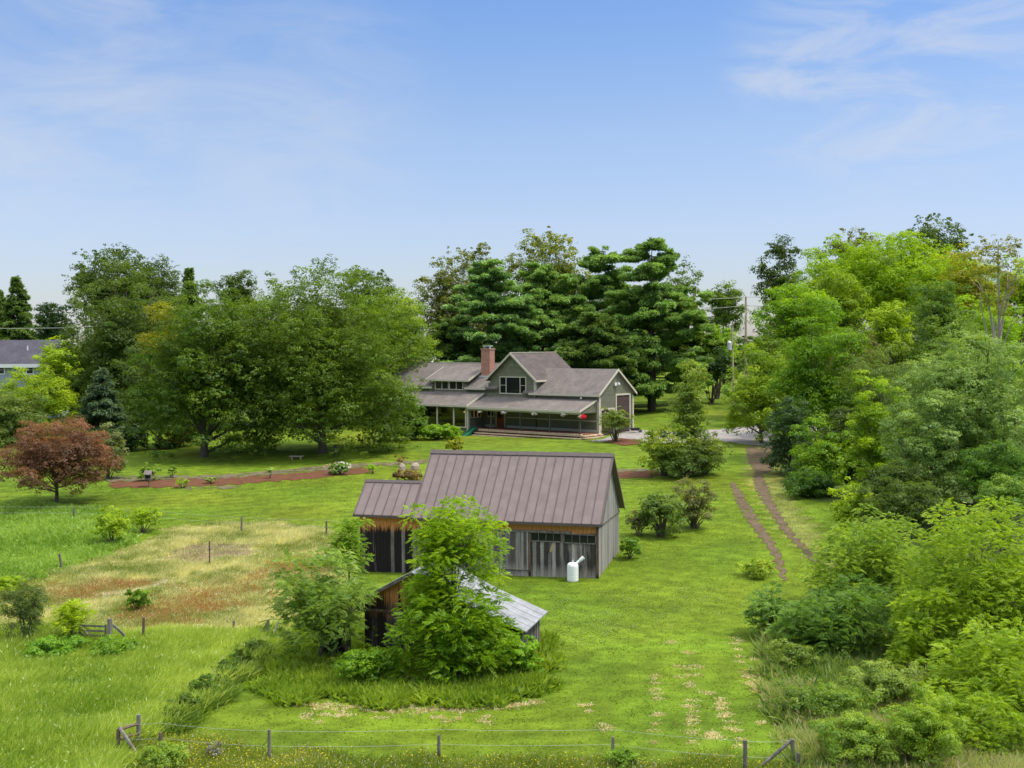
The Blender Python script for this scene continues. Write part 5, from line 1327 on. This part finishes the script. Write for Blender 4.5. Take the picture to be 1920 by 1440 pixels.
V_('bush', 'dead_shrub', 'grey dry brush in front of the bottom wire fence', 'shrub', 402, 1392, 20, 1425, (.10, .10, .11), (.18, .19, .22), py=1430, limbs=16, cover=.6)
V_('bush', 'fence_weeds', 'leafy weeds at the foot of the brown fence corner', 'shrub', 310, 1398, 50, 1434, (.08, .15, .02), (.20, .29, .06), py=1438)
V_('bush', 'fence_weeds', 'tall leafy weeds under the middle of the bottom fence', 'shrub', 1165, 1404, 36, 1440, (.06, .13, .015), (.16, .26, .04), py=1444)
# flower bed plants
BED = 'plants of the long mulch bed'
V_('bush', 'bed_plant', 'green clump of strap leaves in front of the red mulch', 'plant', 342, 895, 14, 914, (.09, .18, .012), (.24, .34, .03), py=915, group=BED, aspect=.25)
V_('bush', 'bed_plant', 'leafy green perennial behind the birdhouse', 'plant', 276, 868, 20, 900, (.06, .13, .02), (.17, .26, .06), py=902, group=BED, cover=.6)
V_('bush', 'bed_plant', 'slender leafy plant right of the birdhouse', 'plant', 321, 868, 11, 892, (.06, .13, .02), (.16, .24, .06), py=896, group=BED, cover=.5)
V_('bush', 'bed_plant', 'low pale flowering plant in the middle of the mulch', 'plant', 395, 893, 13, 904, (.09, .15, .05), (.28, .33, .20), py=907, group=BED)
V_('bush', 'bed_plant', 'young whitish green sapling in the mulch', 'plant', 506, 876, 8, 888, (.12, .20, .08), (.30, .40, .22), py=898, group=BED)
V_('bush', 'rose_bush', 'white and pink flowering rose bush in the mulch', 'plant', 635, 868, 22, 888, (.035, .085, .02), (.12, .20, .06), py=890, group=BED)
V_('bush', 'bed_plant', 'bright green tuft at the right end of the red mulch', 'plant', 698, 868, 12, 886, (.09, .20, .012), (.22, .36, .03), py=888, group=BED, aspect=.25)
V_('bush', 'brown_shrub', 'brown wispy shrub standing behind the boulders', 'plant', 751, 853, 12, 872, (.12, .09, .045), (.22, .17, .10), py=876, group=BED, cover=.5)
V_('bush', 'brown_shrub', 'brown heathery mound in front of the boulders', 'plant', 764, 880, 29, 902, (.09, .068, .036), (.20, .155, .095), py=904, group=BED, cover=.8)
B = gnd(635, 890); rs = np.random.RandomState(4)
rb = thing('rose_flower', 'cluster of white and pink blooms on the rose bush', 'flowers', (B[0], B[1], B[2] + .75)); P = rdir(rs, 46) * np.array([1.2, .6, .5]); P[:, 1] -= .35
Vq = cards(P, rdir(rs, 46), np.tile((0, -1., .6), (46, 1)), np.full(46, .2), np.full(46, .18)); Cq = np.where((P[:, 0] < -.2)[:, None], np.array([[.6, .36, .32]]), np.array([[.72, .70, .66]])); tag(quads('blossoms', Vq, Cq, M_LEAF, rb), None)

# ------------------------------------------------------------------ far wood
rs = np.random.RandomState(77); n = 300
xs = np.concatenate([rs.uniform(-420, 420, n)]); ys = rs.uniform(280, 380, n); zz = terrain(xs, ys)
cc = []; rr = []
for x, y, z in zip(xs, ys, zz):
    h = rs.uniform(7, 12.5)
    for k in range(7): cc.append((x + rs.normal(0, 2.8), y + rs.normal(0, 2.8), z + h * rs.uniform(.15, .85))); rr.append(rs.uniform(2, 3.6))
Vq, Cq = leaf_cloud(rs, np.array(cc), np.array(rr), 90000, 1.3, *DARK); tag(quads('far_wood', Vq, Cq, M_LEAF), 'distant dark line of woods behind everything', 'woods', None, 'stuff')

# ------------------------------------------------------------------ grasses
rs = np.random.RandomState(11)
blades('tall_grass', 'tall fresh green grass swaying in the lower left field', 'grass', in_poly_points(rs, ZD['tallfield'], 27000), (.32, .8), .032, (.20, .33, .03), (.56, .66, .13), 21, .5, (.22, .0), 5, .2, (.012, (.50, .58, .24), .25), lambda q: .55 + .9 * vnoise(q[:, 0], q[:, 1], .45, 4))
PASTURE = in_poly_points(rs, ZD['pasture'], 36000); PASTURE = PASTURE[~(in_zone('soil', *PASTURE.T) & (rs.rand(len(PASTURE)) < .75)) & ~(in_zone('sand', *PASTURE.T) & (rs.rand(len(PASTURE)) < .7)) & ~(in_zone('redgrass', *PASTURE.T) & (rs.rand(len(PASTURE)) < .3))]
blades('field_weeds', 'leafy clumps of weeds among the tall green grass', 'weeds', (lambda q: q[vnoise(q[:, 0], q[:, 1], .35, 31) > .55])(in_poly_points(rs, ZD['tallfield'], 5000)), (.2, .6), .1, (.14, .26, .03), (.38, .50, .10), 44, .8, (0, 0), 6, .22)
blades('pasture_grass', 'dry pale yellow green grass of the pasture', 'grass', PASTURE, (.12, .42), .024, (.19, .26, .04), (.66, .64, .32), 22, .5, (.15, .05), 5, .2, (.05, (.52, .50, .26), .3), lambda q: .35 + 1.2 * vnoise(q[:, 0], q[:, 1], .7, 8), [(.012, .07, (.78, .75, .66))], .4, contrast=2.2)
blades('red_grass', 'rusty reddish sorrel patches in the pasture', 'grass', in_poly_points(rs, ZD['redgrass'], 6500, .9), (.12, .38), .024, (.30, .26, .08), (.42, .28, .12), 23, .5, (.1, 0), 4, .2, (.15, (.42, .17, .05), .4), None, [(.03, .06, (.6, .55, .35))])
blades('broadleaf_weeds', 'bright leafy weeds at the left edge above the pasture', 'weeds', in_poly_points(rs, ZD['weeds'], 9000), (.2, .6), .14, (.16, .30, .03), (.36, .52, .10), 24, .8, (0, 0), 7, .25, None, lambda q: .5 + .9 * vnoise(q[:, 0], q[:, 1], .5, 6))
blades('island_grass', 'tall uncut grass around the old shed', 'grass', in_poly_points(rs, ZD['island'], 13000, .9), (.2, .62), .026, (.13, .25, .02), (.34, .48, .06), 25, .55, (.2, -.3), 5, .18, None, lambda q: .5 + .9 * vnoise(q[:, 0], q[:, 1], .6, 5))
blades('rough_grass', 'rough weedy grass with small yellow flowers along the bottom edge', 'grass', in_poly_points(rs, ZD['rough'], 18000), (.12, .4), .024, (.12, .20, .018), (.32, .38, .06), 26, .5, (.1, 0), 5, .2, (.04, (.42, .40, .24), .3), lambda q: .4 + 1.1 * vnoise(q[:, 0], q[:, 1], .6, 5), [(.05, .055, (.75, .6, .02))], .4)
blades('brush_grass', 'tall mixed dry brush and grass at lower right', 'grass', in_poly_points(rs, ZD['brush'], 26000), (.35, 1.0), .026, (.19, .28, .05), (.47, .50, .19), 27, .65, (.1, 0), 5, .22, (.03, (.44, .36, .22), .3), lambda q: .35 + 1.2 * vnoise(q[:, 0], q[:, 1], .5, 5), None, .35)
blades('island_weeds', 'leafy weeds mixed in the uncut grass around the old shed', 'weeds', in_poly_points(rs, ZD['island'], 9000, .7), (.3, .8), .13, (.14, .25, .015), (.36, .48, .05), 31, .8, (0, -.1), 6, .22)
blades('brush_weeds', 'leafy weeds mixed in the dry brush at lower right', 'weeds', in_poly_points(rs, ZD['brush'], 5000), (.3, .8), .1, (.10, .19, .03), (.27, .37, .08), 32, .8, (0, 0), 6, .25, None, lambda q: .3 + 1.3 * vnoise(q[:, 0], q[:, 1], .35, 15))
lp = [px_poly([(-80, 905), (700, 890), (1240, 890), (1560, 930), (1700, 1200), (1600, 1500), (-100, 1500)])]
xy = in_poly_points(rs, lp, 75000, 0.); ok = np.ones(len(xy), bool)
for nme in ZD:
    if nme not in ('worn',): ok &= ~in_zone(nme, xy[:, 0], xy[:, 1])
for ax_ in (rutL, rutR): ok &= ~(inside(ax_, xy[:, 0], xy[:, 1]) & (rs.rand(len(xy)) < .6))
blades('lawn_grass', 'short mown lawn grass', 'grass', xy[ok], (.04, .11), .035, (.080, .142, .007), (.175, .245, .018), 28, 1.1, (0, 0), 4, .12, None, None, [(.005, .04, (.60, .62, .45))], cscale=mow)
blades('clover', 'drifts of white clover heads in the mown field', 'clover', in_poly_points(rs, [px_poly([(1060, 1120), (1180, 1100), (1330, 1090), (1350, 1130), (1240, 1170), (1130, 1205), (1020, 1215), (1010, 1160)])], 2600, .9), (.05, .1), .03, (.12, .2, .02), (.22, .3, .05), 33, 1.0, (0, 0), 3, .2, None, None, [(.22, .036, (.58, .60, .44))], .5)
# straw left by the mower
sp = []
for a_, b_, k in (((1345, 1310), (1362, 1345), 5), ((1400, 1260), (1420, 1310), 4), ((1290, 1225), (1330, 1300), 6), ((1380, 1190), (1440, 1330), 9), ((1455, 1345), (1490, 1385), 5), ((1260, 1200), (1300, 1380), 7), ((1310, 1375), (1370, 1390), 5), ((560, 1340), (920, 1350), 16), ((390, 1320), (420, 1300), 4), ((1000, 1250), (1180, 1400), 9)):
    for t in rs.rand(k): sp.append(gnd(a_[0] + (b_[0] - a_[0]) * t + rs.normal(0, 4), a_[1] + (b_[1] - a_[1]) * t + rs.normal(0, 5))[:2])
for t in np.linspace(0, 1, 60): sp.append(gnd(540 + 470 * t, 1318 + 16 * math.sin(t * 3.1) + rs.normal(0, 3))[:2])
for row in (((1287, 1222), (1296, 1300), (1300, 1390)), ((1335, 1285), (1352, 1318), (1366, 1345), (1390, 1400)), ((1375, 1185), (1385, 1240), (1412, 1300), (1440, 1380)), ((1415, 1240), (1440, 1310), (1478, 1370)), ((1228, 1265), (1232, 1330), (1225, 1400))):
    rp_px = np.array(row, float); tt = np.linspace(0, len(row) - 1, 15)
    for q in tt:
        if rs.rand() < .72: i_ = min(int(q), len(row) - 2); p_ = rp_px[i_] + (rp_px[i_ + 1] - rp_px[i_]) * (q - i_); sp.append(gnd(p_[0] + rs.normal(0, 2.5), p_[1] + rs.normal(0, 3))[:2])
sp = np.repeat(np.array(sp), 22, 0); sp = sp + rs.normal(0, .09, sp.shape) * np.array([1.3, 1.])
blades('cut_straw', 'scattered tan clumps of dried cut grass on the mown field', 'straw', sp, (.08, .2), .03, (.52, .43, .24), (.82, .70, .46), 29, 1.6, (0, 0), 2, .05)

# ------------------------------------------------------------------ sun and sky
SUN_EL, SUN_AZ = rad(62), math.atan2(.85, -.12)      # azimuth measured from +Y towards +X
sd = Vector((math.sin(SUN_AZ) * math.cos(SUN_EL), math.cos(SUN_AZ) * math.cos(SUN_EL), math.sin(SUN_EL)))
L_ = bpy.data.lights.new('sun', 'SUN'); L_.energy = 2.25; L_.angle = rad(9.0); L_.color = (1, .94, .83)
so = link(bpy.data.objects.new('sun', L_)); so.rotation_euler = (-sd).to_track_quat('-Z', 'Y').to_euler(); so.location = (0, 0, 60)
Wd = bpy.data.worlds.new('World'); S.world = Wd; Wd.use_nodes = True
nt = Wd.node_tree; nt.nodes.clear()
N = lambda t_, **k: nt.nodes.new('ShaderNode' + t_)
sky = N('TexSky'); sky.sky_type = 'NISHITA'; sky.sun_disc = False; sky.sun_elevation = SUN_EL; sky.sun_rotation = SUN_AZ; sky.altitude = 200; sky.air_density = 1.0; sky.dust_density = .6; sky.ozone_density = 3.0
tc = N('TexCoord')


def vm(op, a, b=None):
    nd = N('VectorMath'); nd.operation = op
    for i_, v in enumerate((a, b)):
        if v is None: continue
        if isinstance(v, bpy.types.NodeSocket): nt.links.new(v, nd.inputs[i_])
        else: nd.inputs[i_].default_value = v
    return nd


def ma(op, a, b=None):
    nd = N('Math'); nd.operation = op
    for i_, v in enumerate((a, b)):
        if v is None: continue
        if isinstance(v, bpy.types.NodeSocket): nt.links.new(v, nd.inputs[i_])
        else: nd.inputs[i_].default_value = v
    return nd.outputs[0]


def mr(v, a, b, c=0., d=1.):
    nd = N('MapRange'); nd.interpolation_type = 'SMOOTHSTEP'
    for k_, q in zip((0, 1, 2, 3, 4), (v, a, b, c, d)):
        if isinstance(q, bpy.types.NodeSocket): nt.links.new(q, nd.inputs[k_])
        else: nd.inputs[k_].default_value = q
    return nd.outputs[0]


G = vm('NORMALIZE', tc.outputs['Generated']).outputs[0]
sx = N('SeparateXYZ'); nt.links.new(G, sx.inputs[0])
# colour tint by height, darker low down: the sky keeps its blue towards the horizon
rmp = N('ValToRGB'); nt.links.new(sx.outputs[2], rmp.inputs[0]); el = rmp.color_ramp.elements
for q_ in (.1, .177, .278, .34): el.new(q_)
for e_, (p_, c_) in zip(el, ((0., (.44, .435, .505)), (.1, (.585, .53, .58)), (.177, (.62, .58, .61)), (.278, (.50, .57, .676)), (.34, (.50, .58, .70)), (.9, (1., 1., 1.)))): e_.position = p_; e_.color = (*c_, 1)
tint = N('Mix'); tint.data_type = 'RGBA'; tint.blend_type = 'MULTIPLY'; tint.inputs[0].default_value = 1.; nt.links.new(sky.outputs[0], tint.inputs[6]); nt.links.new(rmp.outputs[0], tint.inputs[7])
# thin cirrus: streaky noise gathered in a few patches, plus an added veil overhead
mpn = N('Mapping'); mpn.inputs['Scale'].default_value = (2.2, 2.2, 7.); mpn.inputs['Rotation'].default_value = (.25, -.3, .2); nt.links.new(G, mpn.inputs[0])
n1 = N('TexNoise'); n1.inputs['Scale'].default_value = 3.4; n1.inputs['Detail'].default_value = 9; n1.inputs['Roughness'].default_value = .6; n1.inputs['Distortion'].default_value = .7; nt.links.new(mpn.outputs[0], n1.inputs[0])
wisps = mr(n1.outputs[0], .40, .68); soft = mr(n1.outputs[0], .25, .75)
def patch(px, py, inner, outer):
    return mr(vm('DOT_PRODUCT', G, tuple(Vector(ray(px, py)).normalized())).outputs['Value'], math.cos(rad(outer)), math.cos(rad(inner)))
pr_ = ma('MULTIPLY', ma('MAXIMUM', ma('MAXIMUM', patch(1700, 60, 1, 9.), patch(1500, 170, .5, 4.5)), patch(1830, 140, .5, 5.)), ma('MULTIPLY', wisps, .5))
pl_ = ma('MULTIPLY', ma('MAXIMUM', patch(80, 90, 1, 11.), ma('MULTIPLY', patch(520, 190, 1, 9.), .7)), ma('MULTIPLY', soft, .45))
po_ = ma('MULTIPLY', mr(sx.outputs[2], .34, .6), ma('ADD', ma('MULTIPLY', wisps, .25), .6))  # bright veil overhead, out of view, added for soft white fill light
cl = ma('MAXIMUM', ma('MAXIMUM', pr_, pl_), po_)
mx = N('Mix'); mx.data_type = 'RGBA'; nt.links.new(cl, mx.inputs[0]); nt.links.new(tint.outputs[2], mx.inputs[6]); cz = mr(sx.outputs[2], .34, .6, 2.75, 9.5); cvx = N('CombineXYZ')
for k_, q_ in enumerate((1., 1.04, 1.12)): nt.links.new(ma('MULTIPLY', cz, q_), cvx.inputs[k_])
nt.links.new(cvx.outputs[0], mx.inputs[7])
bg = N('Background'); bg.inputs[1].default_value = .15; nt.links.new(mx.outputs[2], bg.inputs[0]); ow = N('OutputWorld'); nt.links.new(bg.outputs[0], ow.inputs[0])
S.view_settings.view_transform = 'Standard'; S.view_settings.look = 'None'; S.view_settings.exposure = .8; S.view_settings.gamma = 1
S.render.engine = 'CYCLES'; S.cycles.max_bounces = 8; S.cycles.diffuse_bounces = 5; S.cycles.transmission_bounces = 4; S.cycles.transparent_max_bounces = 8; S.cycles.caustics_reflective = False; S.cycles.caustics_refractive = False
